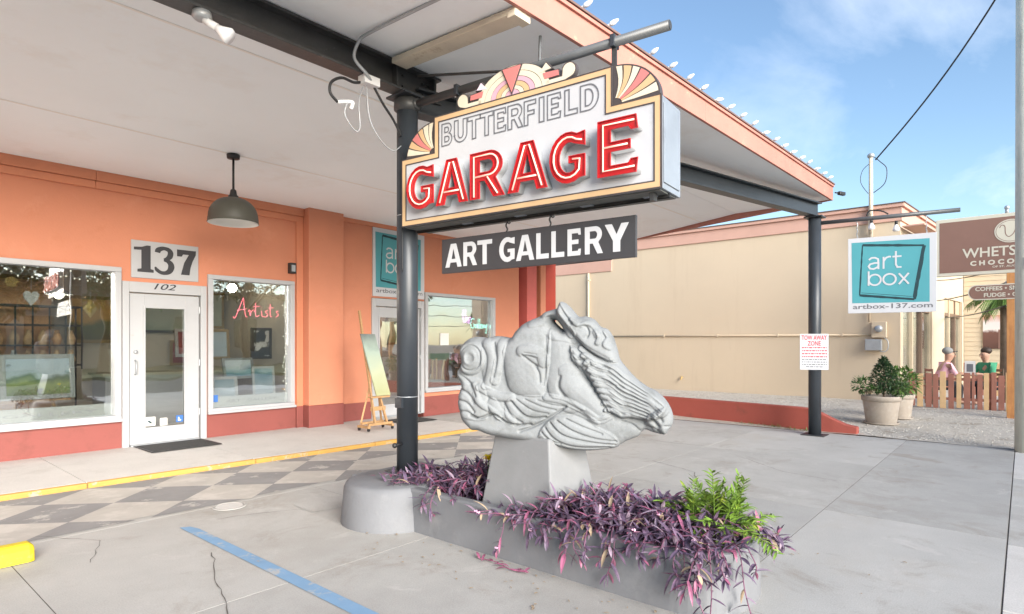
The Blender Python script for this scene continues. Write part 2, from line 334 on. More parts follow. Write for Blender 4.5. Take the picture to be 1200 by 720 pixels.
mat('pebble_d', (.30,.265,.22), .9, var=.25, vscale=6)
mat('redwall', (.33,.075,.055), .75, var=.08, vscale=1.5, col2=(.25,.07,.05), c2=(.56,.70), c2scale=3, bump=.3, bscale=40)
mat('wood_orange', (.55,.25,.085), .65, var=.15, vscale=4, col2=(.42,.17,.06), c2=(.5,.65), c2scale=3, streak=(6,6,.6))
mat('picket_red', (.36,.155,.11), .75, var=.12, vscale=3)
mat('picket_tan', (.70,.47,.25), .75, var=.10, vscale=3)
mat('pole_wood', (.58,.575,.50), .85, var=.10, vscale=2, col2=(.40,.39,.32), c2=(.5,.68), c2scale=4, streak=(8,8,.5), bump=.4, bscale=25, bdist=.008)
mat('frame_brown', (.18,.115,.075), .6, var=.15)
mat('frame_tan', (.50,.40,.27), .6, var=.08)
mat('galv', (.40,.42,.44), .45, metal=.4, var=.10, vscale=8)
mat('easel_wood', (.44,.26,.12), .55, var=.15, vscale=5, col2=(.34,.19,.08), c2=(.5,.65), c2scale=6, streak=(2,2,8))
mat('room_wall', (.74,.66,.54), .8, var=.04)
mat('room_wall_pink', (.72,.58,.52), .8, var=.04)
mat('room_floor', (.38,.32,.26), .6, var=.1)
mat('room_ceiling', (.7,.68,.64), .8)
mat('peach', (.62,.36,.20), .8, var=.06)
mat('darkwood', (.055,.04,.03), .5, var=.2)
mat('gilt', (.42,.30,.13), .4, metal=.4, var=.15)
mat('silverframe', (.36,.37,.35), .4, metal=.3, var=.12)
mat('card', (.62,.61,.59), .7, var=.03)
mat('glow', (1,.9,.75), .4, emit=(1,.86,.66), estr=15)
mat('neon_pink', (1,.4,.45), .3, emit=(1,.16,.20), estr=1.1)
mat('neon_lilac', (1,.6,.9), .3, emit=(.85,.35,.85), estr=2)
mat('neon_mint', (.6,1,.85), .3, emit=(.30,.95,.75), estr=2)
mat('string_bulb', (1,.95,.85), .3, emit=(1,.9,.7), estr=.25)
mat('gold', (.60,.42,.16), .4, metal=.3)
mat('blue_sticker', (.04,.14,.42), .5)
mat('skin', (.52,.30,.21), .6, var=.05)
mat('pink_cloth', (.75,.42,.48), .8, var=.08)
mat('green_cloth', (.06,.32,.17), .8, var=.08)
mat('grey_cloth', (.28,.28,.27), .9, var=.15)
mat('dark_cloth', (.03,.03,.035), .9, var=.1)
mat('hair', (.05,.03,.02), .6)
mat('car_paint', (.38,.42,.47), .3, metal=.5, coat=.6)
mat('car_glass', (.02,.025,.03), .05)
mat('siding', (.62,.51,.36), .75, var=.03)
mat('stucco_far', (.26,.24,.21), .85, var=.05)
glassmat('glass', .31)
glassmat('glass_door', .30)
def paint_mat(name, stops, scale=3, axis=2, z0=0, z1=1, blot=None):
    """an oil painting: vertical colour bands broken by noise, plus a blotch colour"""
    m = bpy.data.materials.new(name); m.use_nodes = True; nt = m.node_tree; N = nt.nodes; L = nt.links; b = N['Principled BSDF']; b.inputs['Roughness'].default_value = .6
    t = N.new('ShaderNodeTexCoord'); sp = N.new('ShaderNodeSeparateXYZ'); L.new(t.outputs['Object'], sp.inputs[0])
    mr = N.new('ShaderNodeMapRange'); mr.inputs[1].default_value = z0; mr.inputs[2].default_value = z1; L.new(sp.outputs[axis], mr.inputs[0])
    n = N.new('ShaderNodeTexNoise'); n.inputs['Scale'].default_value = scale; n.inputs['Detail'].default_value = 6; L.new(t.outputs['Object'], n.inputs['Vector'])
    ad = N.new('ShaderNodeMath'); ad.operation = 'MULTIPLY_ADD'; ad.inputs[1].default_value = .5; L.new(n.outputs['Fac'], ad.inputs[0]); L.new(mr.outputs[0], ad.inputs[2])
    su = N.new('ShaderNodeMath'); su.operation = 'SUBTRACT'; su.inputs[1].default_value = .25; L.new(ad.outputs[0], su.inputs[0])
    cr_ = N.new('ShaderNodeValToRGB'); L.new(su.outputs[0], cr_.inputs[0]); e = cr_.color_ramp.elements
    while len(e) < len(stops): e.new(.5)
    for k, (p, c) in enumerate(stops): e[k].position = p; e[k].color = (*c, 1)
    out = cr_.outputs[0]
    if blot:
        n2 = N.new('ShaderNodeTexNoise'); n2.inputs['Scale'].default_value = blot[1]; n2.inputs['Detail'].default_value = 4; L.new(t.outputs['Object'], n2.inputs['Vector'])
        r2 = N.new('ShaderNodeMapRange'); r2.inputs[1].default_value = blot[2]; r2.inputs[2].default_value = blot[2] + .06; L.new(n2.outputs['Fac'], r2.inputs[0])
        mx = N.new('ShaderNodeMix'); mx.data_type = 'RGBA'; L.new(r2.outputs[0], mx.inputs[0]); L.new(out, mx.inputs[6]); mx.inputs[7].default_value = (*blot[0], 1); out = mx.outputs[2]
    L.new(out, b.inputs['Base Color']); MATS[name] = m
# ---------------------------------------------------------------- ground, lot, pavement, street
def clip(poly, a, b, c):            # keep a*x + b*y <= c
    out = []
    for i in range(len(poly)):
        p, q = poly[i], poly[(i + 1) % len(poly)]; dp = a*p[0] + b*p[1] - c; dq = a*q[0] + b*q[1] - c
        if dp <= 0: out.append(p)
        if dp * dq < 0: t = dp / (dp - dq); out.append((p[0] + (q[0]-p[0])*t, p[1] + (q[1]-p[1])*t))
    return out
I4 = Matrix.Identity(4)
struct(MB().add([(-400,-400,-.16),(400,-400,-.16),(400,400,-.16),(-400,400,-.16)], [(0,1,2,3)]).build('ground', 'dirt'))
lot = struct(MB().box(-8, 11.38, .1, 9.6, -.14, -.0025).build('parking_lot', 'joint'))
rng = random.Random(3)
XJ = [-8, -4.27, -1.67, .93, 3.55, 6.15, 8.7, 11.4]; YJ = [.1, 1.42, 3.62, 5.83, 9.6]
def ykerb(x): return 7.62 - .047 * (x - 1.2)
for i in range(len(XJ) - 1):
    for j in range(len(YJ) - 1):
        x0, x1, y0, y1 = XJ[i] + .0035, XJ[i+1] - .0035, YJ[j] + .0035, YJ[j+1] - .0035
        m = rng.choice(['concrete', 'concrete', 'concrete_b', 'concrete_b', 'concrete_dark' if j < 2 else 'concrete'])
        if (i, j) in ((5, 0), (6, 0)): m = 'concrete_dark'
        dz = 0.0
        P = [(x0, y0), (x1, y0), (x1, y1), (x0, y1)]
        MB().prism(P, -.12, dz).build('concrete_slab', m, lot)
# checkerboard painted on the slabs in front of the kerb
DX, DY = .93, .86
for a in range(-9, 15):
    for b in range(-3, 4):
        dark = a % 2 == 0
        if (a + b) % 2: continue
        cx, cy = 1.47 + a * DX / 2, 6.70 + b * DY / 2
        P = [(cx - DX/2, cy), (cx, cy - DY/2), (cx + DX/2, cy), (cx, cy + DY/2)]
        P = clip(P, 0, -1, -5.90 - .05 * math.sin(a * 1.7)); P = clip(P, .047, 1, 7.60 + .047 * 1.2) if P else P; P = clip(P, 1, 0, 7.55) if P else P
        if len(P) < 3: continue
        ar = abs(sum(P[k][0]*P[(k+1) % len(P)][1] - P[(k+1) % len(P)][0]*P[k][1] for k in range(len(P)))) / 2
        if ar < .01: continue
        MB().add([(x, y, .004) for x, y in P], [tuple(range(len(P)))]).build('painted_square', 'check_dark' if dark else 'check_light', lot)
# parking stripe, cracks, drain cover
MB().add([(2.01,-.0,.005),(2.12,.0,.005),(2.125,5.22,.005),(2.10,5.34,.005),(2.03,5.38,.005)], [(0,1,2,3,4)]).build('painted_stripe', 'blue', lot)['label'] = 'pale blue painted parking stripe'
def crack(pts, w=.008):
    q = []
    for (x0, y0), (x1, y1) in zip(pts[:-1], pts[1:]):
        n = max(2, int(math.hypot(x1-x0, y1-y0) / .07))
        for k in range(n): t = k / n; q.append((x0 + (x1-x0)*t + rng.uniform(-.012, .012), y0 + (y1-y0)*t + rng.uniform(-.012, .012)))
    q.append(pts[-1])
    MB().ribbon(I4, q, [w * rng.uniform(.35, 1.1) for _ in q], .0055).build('crack', 'joint', lot)
crack([(1.95, 4.55), (1.75, 4.05), (1.62, 3.6), (1.45, 3.1)]); crack([(2.35, 5.4), (2.75, 5.25), (3.0, 5.1)], .006)
crack([(7.2, 3.7), (6.9, 3.0), (6.3, 2.7)], .009); crack([(9.0, 5.2), (8.7, 4.3), (8.75, 3.65)], .009); crack([(9.6, 6.2), (9.9, 4.9), (10.2, 4.0)], .007)
for P in ([(3.0,4.95),(3.55,4.85),(3.6,5.2),(3.02,5.32)], [(4.6,6.3),(5.5,6.2),(5.55,6.6),(4.62,6.66)]):
    MB().add([(x, y, .0045) for x, y in P], [(0,1,2,3)]).build('repair_patch', 'concrete_b', lot)
crack([(5.2, 5.5), (5.9, 5.0), (6.6, 4.9), (7.4, 4.4)], .007); crack([(8.2, 2.9), (7.6, 2.2), (7.5, 1.6)], .007); crack([(1.2, 6.0), (1.5, 5.5), (1.3, 5.0)], .005)
dc = thing('drain_cover', (2.6, 5.72, 0), 'small round drain cover set in the checkered paving', 'drain cover')
MB().lathe([(.001,.008),(.12,.008),(.122,.004)], (2.6, 5.72, 0), 28).build('lid', 'walk', dc)
MB().lathe([(.126,.0045),(.126,.011),(.145,.011),(.15,.0045)], (2.6, 5.72, 0), 28).build('rim', 'concrete_dark', dc)
# raised walk along the shop front
walk = struct(MB().prism([(-8, ykerb(-8) + .02), (7.86, ykerb(7.86) + .02), (7.86, 9.62), (-8, 9.62)], -.1, .045).build('sidewalk', 'joint'))
wx = [-8, -5.2, -3.4, -1.6, 0.1, 1.95, 3.75, 5.55, 7.86]
zf = lambda x, y: .054 + .028 * max(0, min(1, (y - ykerb(x)) / 2.2))
for a, b in zip(wx[:-1], wx[1:]):
    P = [(a + .004, ykerb(a) + .08), (b - .004, ykerb(b) + .08), (b - .004, 9.62), (a + .004, 9.62)]
    MB().prism(P, .02, zf).build('walk_slab', 'walk', walk)
for a, b in zip(wx[:-1], wx[1:]):
    P = [(a + .003, ykerb(a)), (b - .003, ykerb(b)), (b - .003, ykerb(b) + .075), (a + .003, ykerb(a) + .075)]
    MB().prism(P, -.05, .054 + rng.uniform(0, .003)).build('kerb_stone', 'yellow', walk, bev=.012)
MB().prism([(7.75, ykerb(7.8) + .11), (7.86, ykerb(7.86)), (7.875, ykerb(7.8)), (7.875, 9.6), (7.77, 9.6)], -.05, .066).build('kerb_stone', 'walk', walk, bev=.01)
# public pavement, street and the far side (seen in the shop windows)
pv = struct(MB().box(-60, 60, -1.6, .094, -.15, -.012).build('pavement', 'joint'))
for k in range(-16, 22):
    MB().box(k*1.5 + .005, k*1.5 + 1.495, -1.45, .096, -.1, -.004 + rng.uniform(-.002, .002)).build('pavement_slab', rng.choice(['walk', 'concrete_b']), pv, bev=.004, seg=1)
MB().box(-60, 60, -1.6, -1.455, -.16, -.002).build('kerb', 'concrete', pv, bev=.02)
struct(MB().box(-150, 150, -11.5, -1.6, -.2, -.14).build('road', 'asphalt'))
struct(MB().box(-150, 150, -40, -11.5, -.2, -.02).build('verge', 'grass'))
# gravel yard between the lot and the cream building
def gz(x, y): return .012 + .085 * max(0, min(1, (x - 11.45) / 3.0)) + .025 * mnoise.noise(Vector((x * .8, y * .8, 0)))
xs = np.linspace(11.37, 17.7, 40); ys = np.linspace(-1.0, 12, 70); vs = [(x, y, gz(x, y)) for y in ys for x in xs]; n = len(xs)
struct(MB().add(vs, [(j*n+i, j*n+i+1, (j+1)*n+i+1, (j+1)*n+i) for j in range(len(ys)-1) for i in range(n-1)]).build('gravel_yard', 'gravel', smooth=True))
for nm, mm, cnt, lab in (('gravel_stones', 'pebble', 3600, 'pale loose stones scattered over the gravel yard'), ('leaf_litter', 'pebble_d', 2400, 'brown dry leaf litter scattered over the gravel yard')):
    b = MB(); r2 = random.Random(cnt)
    while cnt:
        x = 11.5 + 5.9 * r2.random() ** 1.3; y = r2.uniform(-.6, 9.2)
        if x < 11.52 + max(0, y - 2.0) * .16 and y > 1.9: continue
        if mm == 'pebble_d' and mnoise.noise(Vector((x*.9, y*.9, 4))) < -.1: continue
        cnt -= 1; s_ = r2.uniform(.007, .02) * (1.2 if mm == 'pebble' else 1.1); z = gz(x, y); a = r2.uniform(0, 6.3); ca, sa = math.cos(a) * s_, math.sin(a) * s_; h = s_ * (.7 if mm == 'pebble' else .25)
        b.add([(x+ca*1.3, y+sa*1.3, z), (x-sa, y+ca, z), (x-ca*1.1, y-sa*1.1, z), (x+sa, y-ca, z), (x, y, z + h)], [(0,1,4),(1,2,4),(2,3,4),(3,0,4)])
    tag(b.build(nm, mm), lab, 'stones' if mm == 'pebble' else 'leaf litter', kind='stuff')
# low red wall that sweeps down at its street end
b = MB(); pr = []
for k in range(40):
    y = 9.3 - k * (9.3 - 2.13) / 39; x = 11.43 + max(0, y - 2.6) * .150
    t = max(0, min(1, (y - 2.13) / .85)); h = .13 + .27 * (t * t * (3 - 2 * t)) if t < 1 else .40
    pr.append((x, y, h))
for x, y, h in pr: b.v += [(x, y, -.1), (x, y, h), (x + .17, y, h), (x + .17, y, -.1)]
for k in range(39):
    for q in range(3): b.f.append((4*k+q, 4*k+q+1, 4*k+4+q+1, 4*k+4+q))
b.f += [(0,3,2,1), tuple(4*39 + q for q in (0,1,2,3))]
tag(b.build('low_wall', 'redwall', bev=.015), 'low brick red garden wall sweeping down beside the far steel post', 'wall')
# yellow wheel stop
ws = thing('wheel_stop', (.2, 5.42, 0), 'bright yellow concrete wheel stop at the left edge', 'wheel stop')
prof = [(-.085,.0),(-.075,.085),(-.045,.125),(.045,.125),(.075,.085),(.085,.0)]
b = MB(); X0, X1 = -.78, 1.06
for x, s_ in ((X0, .8), (X0 + .03, 1), (X1 - .03, 1), (X1, .82)): b.v += [(x, 5.42 + p * s_, .006 + q * (s_ if q > .1 else 1)) for p, q in prof]
for k in range(3):
    for q in range(5): b.f.append((6*k+q, 6*k+q+1, 6*k+6+q+1, 6*k+6+q))
b.f += [(5,4,3,2,1,0), tuple(range(18, 24))]
b.build('block', 'stop_yellow', ws, bev=.012)
for x in (-.45, .73): MB().cyl((x, 5.42, .12), (x, 5.42, .134), .018, n=12).build('anchor_bolt', 'galv', ws)
# ---------------------------------------------------------------- orange shop building
FY = 9.62
MF = frame((0, FY, 0), (1, 0, 0))            # facade frame: x along the wall, y up, z towards the street
ob = thing('orange_shop_building', (5, FY, 0), 'orange stucco shopfront building with red base band and white framed windows', 'building')
OP = [(-.9, 2.86, .455, 2.605), (2.873, 4.012, .085, 2.42), (4.03, 5.475, .445, 2.61), (7.10, 8.43, .085, 2.43), (8.45, 10.65, .50, 2.62)]
def wallseg(x0, x1, z0, z1, m='orange', y0=FY, y1=FY + .2, nm='wall'):
    return MB().box(x0, x1, y0, y1, z0, z1).build(nm, m, ob)
# wall pieces round the openings; painted base band stands 3 mm proud
wallseg(-8, -.9, .45, 4.4); wallseg(-.9, 11.57, 2.62, 4.4)
wallseg(-.9, 2.873, 2.605, 2.6195); wallseg(2.873, 4.03, 2.42, 2.6195); wallseg(4.03, 7.1, 2.61, 2.6195); wallseg(7.1, 8.45, 2.43, 2.6195)
wallseg(5.475, 7.1, .45, 2.6095); wallseg(10.65, 11.57, .45, 2.6195)
wallseg(2.861, 2.8725, .45, 2.6045); wallseg(4.0125, 4.0295, .45, 2.4195); wallseg(8.4305, 8.4495, .45, 2.4295)
wallseg(8.45, 10.65, .45, .4995)
for a, b in ((-8, 2.8725), (4.0125, 5.62), (6.34, 7.1), (8.4305, 11.57)):
    wallseg(a, b, -.1, .45 if a < 6 else .415, 'redband', FY - .004, FY + .19, 'base_band')
wallseg(6.34, 7.1, .415, .4495); wallseg(8.4305, 11.57, .415, .4495)
# pier, cornice, panel border
MB().box(5.64, 6.335, 9.40, FY + .05, .46, 4.3).build('pier', 'orange', ob, bev=.01)
MB().box(5.637, 6.338, 9.397, FY + .05, -.1, .46).build('pier_base', 'redband', ob, bev=.008)
MB().box(5.51, 5.637, FY - .045, FY + .05, .4505, 3.70).build('panel_border', 'orange_trim', ob, bev=.006)
MB().box(5.51, 5.634, FY - .047, FY + .05, -.1, .4505).build('panel_border', 'redband', ob, bev=.006)
for x0, x1 in ((-8, -1.5), (-1.5, 2.55), (2.553, 5.637), ):
    MB().box(x0, x1, FY - .05, FY + .05, 3.645, 3.745).build('cornice_board', 'orange_trim', ob, bev=.008)
    MB().box(x0, x1, FY - .075, FY + .05, 3.748, 3.95).build('cornice_board', 'orange_trim', ob, bev=.008)
MB().box(6.338, 11.55, FY - .03, FY + .05, 3.80, 3.95).build('cornice_board', 'orange_trim', ob, bev=.008)
# right end: deep red recess and pilaster
wallseg(11.572, 13.6, -.1, 4.2, 'deepred', FY + .35, FY + .5, 'recess_wall')
MB().box(11.88, 12.27, FY - .02, FY + .35, -.1, 4.1).build('pilaster', 'pilred', ob, bev=.01)
MB().box(12.44, 12.66, FY - .02, FY + .35, -.1, 4.1).build('pilaster', 'orange', ob, bev=.01)
MB().box(11.57, 11.60, FY + .2, FY + .36, -.1, 4.1).build('recess_side', 'deepred', ob)
wallseg(-8, 13.6, 3.95, 4.6, 'orange', FY + .25, FY + .4, 'upper_wall')
# rooms behind the glass
MB().box(-2.5, 5.8, FY + .2, 13.6, -.02, .075).build('room_floor', 'room_floor', ob); MB().box(5.82, 11.5, FY + .2, 13.6, -.02, .075).build('room_floor', 'room_floor', ob)
MB().box(-2.5, 11.5, FY + .2, 13.6, 3.2, 3.3).build('room_ceiling', 'room_ceiling', ob)
MB().box(-2.5, 5.8, 13.0, 13.2, .08, 3.2).build('room_wall', 'room_wall', ob); MB().box(5.9, 11.5, 13.0, 13.2, .08, 3.2).build('room_wall', 'room_wall_pink', ob)
MB().box(5.8, 5.9, FY + .2, 13.2, .08, 3.2).build('room_wall', 'room_wall', ob); MB().box(-2.6, -2.5, FY + .2, 13.2, .08, 3.2).build('room_wall', 'room_wall', ob)
MB().box(11.45, 11.55, FY + .2, 13.2, .08, 3.2).build('room_wall', 'room_wall_pink', ob)
# windows
def window(x0, x1, z0, z1, fr=.085, lab=None, ledge=True):
    w = MB().box(x0, x1, FY - .05, FY + .12, z0, z0 + fr).build('window', 'white', ob, bev=.006)
    if lab: w['label'] = lab
    for a, b, c, d in ((x0, x1, z1 - fr * .8, z1), (x0, x0 + fr * .9, z0 + fr, z1 - fr * .8), (x1 - fr * .9, x1, z0 + fr, z1 - fr * .8)):
        MB().box(a + (.001 if c > z0 and d < z1 else 0), b, FY - .046, FY + .12, c + .0005, d - .0005).build('frame', 'white', w, bev=.005)
    MB().box(x0 + fr * .9, x1 - fr * .9, FY + .05, FY + .058, z0 + fr, z1 - fr * .8).build('pane', 'glass', w)
    MB().box(x0 - .01, x1 + .01, FY - .085, FY - .05, z0 + .0, z0 + .04).build('sill', 'white', w, bev=.006)
    if ledge: MB().box(x0 + fr * .9 + .003, x1 - fr * .9 - .003, FY + .062, FY + .075, z0 + fr + .001, z0 + fr + .17).build('lettering_strip', 'card', w)
    return w
w1 = window(-.9, 2.86, .455, 2.604, lab='white framed shop window left of the door'); w2 = window(4.03, 5.475, .445, 2.609, lab='white framed shop window right of the door')
w3 = window(8.45, 10.65, .505, 2.618, lab='white framed shop window beside the second door', ledge=False)
for wd, xa, xb, tx in ((w1, .9, 2.6, 'FINE ART   GALLERY'), (w2, 4.35, 5.2, 'ART GALLERY')):
    text('window_lettering', 'ART   GALLERY', frame((0, FY + .060, 0), (1, 0, 0)), xa, .60, .04, 'sign_return', wd, width=xb - xa)
# doors
def door(x0, x1, z1, lab, glass=(.19, .20), stick=True, hl=True):
    d = MB().box(x0 + .10, x1 - .10, FY + .01, FY + .055, .10, .27).build('door', 'white', ob, bev=.004); d['label'] = lab
    fx0, fx1 = x0 + .085, x1 - .085
    for a, b, c, e, nm in ((x0, fx0, .08, z1, 'door_frame'), (fx1, x1, .08, z1, 'door_frame'), (fx0, fx1, z1 - .15, z1, 'door_frame')):
        MB().box(a + .0005, b - .0005, FY - .035, FY + .12, c, e - .0005).build(nm, 'white', d, bev=.006)
    lx0, lx1, lz1 = x0 + .10, x1 - .10, z1 - .165
    sl, sr, zb, zt = lx0 + glass[0], lx1 - glass[1], .315, lz1 - .19
    for a, b, c, e in ((lx0, sl, .2705, lz1), (sr, lx1, .2705, lz1), (sl, sr, zt, lz1), (sl, sr, .2705, zb)):
        MB().box(a, b, FY + .01, FY + .055, c, e).build('door_rail' if b - a > .4 else 'door_stile', 'white', d, bev=.003)
    for a, b, c, e in ((sl - .02, sl + .012, zb - .02, zt + .02), (sr - .012, sr + .02, zb - .02, zt + .02), (sl + .012, sr - .012, zb - .02, zb + .012), (sl + .012, sr - .012, zt - .012, zt + .02)):
        MB().box(a, b, FY - .002, FY + .012, c, e).build('glazing_bead', 'white', d, bev=.003)
    MB().box(sl, sr, FY + .03, FY + .036, zb, zt).build('pane', 'glass_door', d)
    MB().box(lx0 + .002, lx1 - .002, FY - .04, FY + .06, .078, .0985).build('threshold', 'galv', d)
    if hl:
        MB().tube([(lx0 + .07, FY + .01, 1.10), (lx0 + .07, FY - .045, 1.11), (lx0 + .07, FY - .05, 1.2), (lx0 + .07, FY - .045, 1.29), (lx0 + .07, FY + .01, 1.30)], .011, 8).build('handle', 'galv', d, smooth=True)
        MB().lathe([(.001, -.03), (.026, -.028), (.028, 0)], (lx0 + .075, FY + .01, 1.42), 16, 'y').build('lock', 'galv', d, smooth=True)
        for z in (.45, 1.2, 2.0): MB().cyl((lx1 + .005, FY - .002, z), (lx1 + .005, FY - .002, z + .1), .009, n=8).build('hinge', 'galv', d)
    return d, sl, sr, zb
dd, sl, sr, zb = door(2.873, 4.012, 2.42, 'white glazed entrance door between the two shop windows')
M3 = frame((0, FY + .029, 0), (1, 0, 0))
for a, b, z0, z1, m in ((.0, .15, .03, .16, 'card'), (.21, .31, .02, .13, 'card'), (.43, .53, .05, .15, 'blue_sticker')):
    MB().slab(M3, [(sl + a, zb + z0), (sl + b, zb + z0), (sl + b, zb + z1), (sl + a, zb + z1)], 0, .001).build('sticker', m, dd)
MB().slab(M3, [(sl + .04, zb + .10), (sl + .09, zb + .06), (sl + .11, zb + .07), (sl + .07, zb + .11)], .0012, .002).build('sticker_print', 'teal_dark', dd)
MB().slab(M3, [(sl + .455, zb + .07), (sl + .50, zb + .07), (sl + .50, zb + .085), (sl + .475, zb + .10), (sl + .475, zb + .125), (sl + .46, zb + .125)], .0012, .002).build('sticker_print', 'card', dd)
text('door_number', '102', frame((0, FY - .036, 0), (1, 0, 0)), 3.27, 2.325, .085, 'ink', dd, width=.30, shear=.3, bold=.001)
d2, sl2, sr2, zb2 = door(7.10, 8.43, 2.42, 'white framed glass door behind the steel column', glass=(.10, .10))
# mats
def doormat(name, x0, x1, y0, y1, z, lab):
    t = thing(name, ((x0+x1)/2, (y0+y1)/2, z), lab, 'doormat', 'door mats')
    MB().box(x0 + .03, x1 - .03, y0 + .03, y1 - .03, z, z + .012).build('pile', 'rubber', t)
    MB().box(x0, x1, y0, y0 + .03, z, z + .009).build('border', 'black', t); MB().box(x0, x1, y1 - .03, y1, z, z + .009).build('border', 'black', t)
    MB().box(x0, x0 + .03, y0 + .03, y1 - .03, z, z + .009).build('border', 'black', t); MB().box(x1 - .03, x1, y0 + .03, y1 - .03, z, z + .009).build('border', 'black', t)
doormat('door_mat', 3.0, 3.92, 8.86, 9.56, .083, 'dark grey door mat in front of the entrance door')
doormat('door_mat', 7.05, 7.83, 8.55, 9.2, .083, 'dark grey mat behind the steel column')
# number board 137
nb = thing('number_board', (3.44, FY, 2.48), 'white board with large black number 137 above the entrance door', 'sign')
MB().box(2.985, 3.89, FY - .028, FY, 2.478, 3.012).build('board', 'white', nb, bev=.003)
MN = frame((2.985, FY - .028, 2.478), (1, 0, 0))
shape('digit', [[(.075,.085),(.285,.085),(.285,.125),(.245,.135),(.245,.470),(.195,.470),(.135,.445),(.03,.435),(.03,.395),(.125,.40),(.125,.135),(.075,.125)]], MN, .001, .004, 'ink', nb)
def vst(b, P, W, d):
    q = curved2(P, 5); n = len(P) - 1; ws_ = []
    for k in range(len(q)): t = min(n - 1e-6, k / 5); i = int(t); ws_.append(W[i] + (W[i+1] - W[i]) * (t - i))
    b.ribbon(MN, q, ws_, d)
def curved2(P, k):
    out = []
    for i in range(len(P) - 1):
        p0, p1, p2, p3 = (Vector(P[max(0, min(len(P) - 1, i + o))]) for o in (-1, 0, 1, 2))
        for t in range(k):
            t /= k; out.append(tuple(.5 * ((2*p1) + (p2-p0)*t + (2*p0-5*p1+4*p2-p3)*t*t + (3*p1-p0-3*p2+p3)*t**3)))
    return out + [tuple(P[-1])]
b = MB(); c3 = [(.335,.385),(.345,.42),(.39,.447),(.435,.452),(.485,.435),(.51,.395),(.50,.34),(.46,.30),(.42,.286)]; vst(b, c3, [.075,.075,.06,.052,.062,.078,.078,.056,.04], .003)
c3 = [(.42,.286),(.47,.272),(.51,.235),(.52,.185),(.495,.125),(.44,.095),(.38,.098),(.325,.135),(.305,.175)]; vst(b, c3, [.04,.056,.078,.088,.076,.056,.05,.05,.02], .004); b.build('digit', 'ink', nb)
shape('digit', [[(.60,.462),(.60,.36),(.665,.36),(.685,.395),(.765,.395),(.70,.27),(.655,.09),(.775,.09),(.79,.20),(.82,.30),(.865,.40),(.868,.462)]], MN, .001, .004, 'ink', nb)
# wall sconce
sc = thing('wall_sconce', (5.41, FY, 2.75), 'small black box lantern on the orange wall above the right window', 'wall lamp')
MB().box(5.36, 5.465, FY - .11, FY - .012, 2.74, 2.92).build('body', 'black', sc, bev=.006)
MB().box(5.378, 5.447, FY - .113, FY - .108, 2.77, 2.88).build('lens', 'galv', sc); MB().box(5.38, 5.445, FY - .015, FY, 2.77, 2.90).build('bracket', 'black', sc)
# art box wall sign
def artbox_print(M, W_, H_, p, url=True):
    sx, sy = W_ / 1.19, H_ / 1.22
    T = lambda x, y: (x * sx, y * sy)
    MB().slab(M, [T(.06,.165),T(1.10,.155),T(1.10,1.135),T(.05,1.15)], .0005, .0015).build('teal_field', 'teal', p)
    fr = [T(.205,1.10),T(1.03,1.03),T(.905,.20),T(.165,.29)]
    b = MB()
    for k, w in ((0, .042), (1, .05), (2, .040), (3, .022)):
        a, c = Vector(fr[k]), Vector(fr[(k+1) % 4]); q = [a.lerp(c, t / 12) for t in range(13)]; b.ribbon(M, q, [w * sx * rng.uniform(.65, 1.1) for _ in q], .0025 + .0002 * k)
    a, c = Vector(T(1.0,.985)), Vector(T(.885,.235)); b.ribbon(M, [a, c], .008 * sx, .0026); a, c = Vector(T(.19,.33)), Vector(T(.87,.245)); b.ribbon(M, [a, c], .007 * sx, .0027)
    b.build('black_brush_frame', 'teal_dark', p)
    b = MB(); w = .026 * sx; d = .0035
    cnt = [0]
    def st(pts): cnt[0] += 1; b.ribbon(M, [T(*q) for q in pts], w, d + .0003 * cnt[0])
    st([(.295,.855),(.33,.885),(.38,.885),(.42,.86),(.425,.80),(.425,.70)]); st([(.425,.80),(.37,.80),(.31,.785),(.29,.75),(.31,.715),(.36,.705),(.41,.73),(.425,.76)])
    st([(.495,.89),(.495,.70)]); st([(.495,.82),(.53,.875),(.57,.89),(.595,.885)]); st([(.66,.97),(.66,.76),(.68,.715),(.735,.715)]); st([(.615,.885),(.735,.885)])
    st([(.29,.71 - .04),(.29,.44)]); st(arc(.375,.53,.083,.085,0,360,22)); st(arc(.575,.53,.085,.085,0,360,22)); st([(.70,.615),(.83,.445)]); st([(.83,.615),(.70,.445)])
    b.build('lettering', 'panel_white', p)
    if url: text('web_address', 'artbox-137.com', M, .07 * sx, .07 * sy, .075 * sy, 'outline_grey', p, width=1.07 * sx, d=.002, bold=.001)
aw = thing('art_wall_sign', (7.78, FY, 2.46), 'teal and white square art sign on the orange wall behind the column', 'sign')
MB().box(7.12, 8.43, FY - .03, FY, 2.46, 3.795).build('panel', 'panel_white', aw, bev=.003)
artbox_print(frame((7.12, FY - .03, 2.46), (1, 0, 0)), 1.31, 1.33, aw)
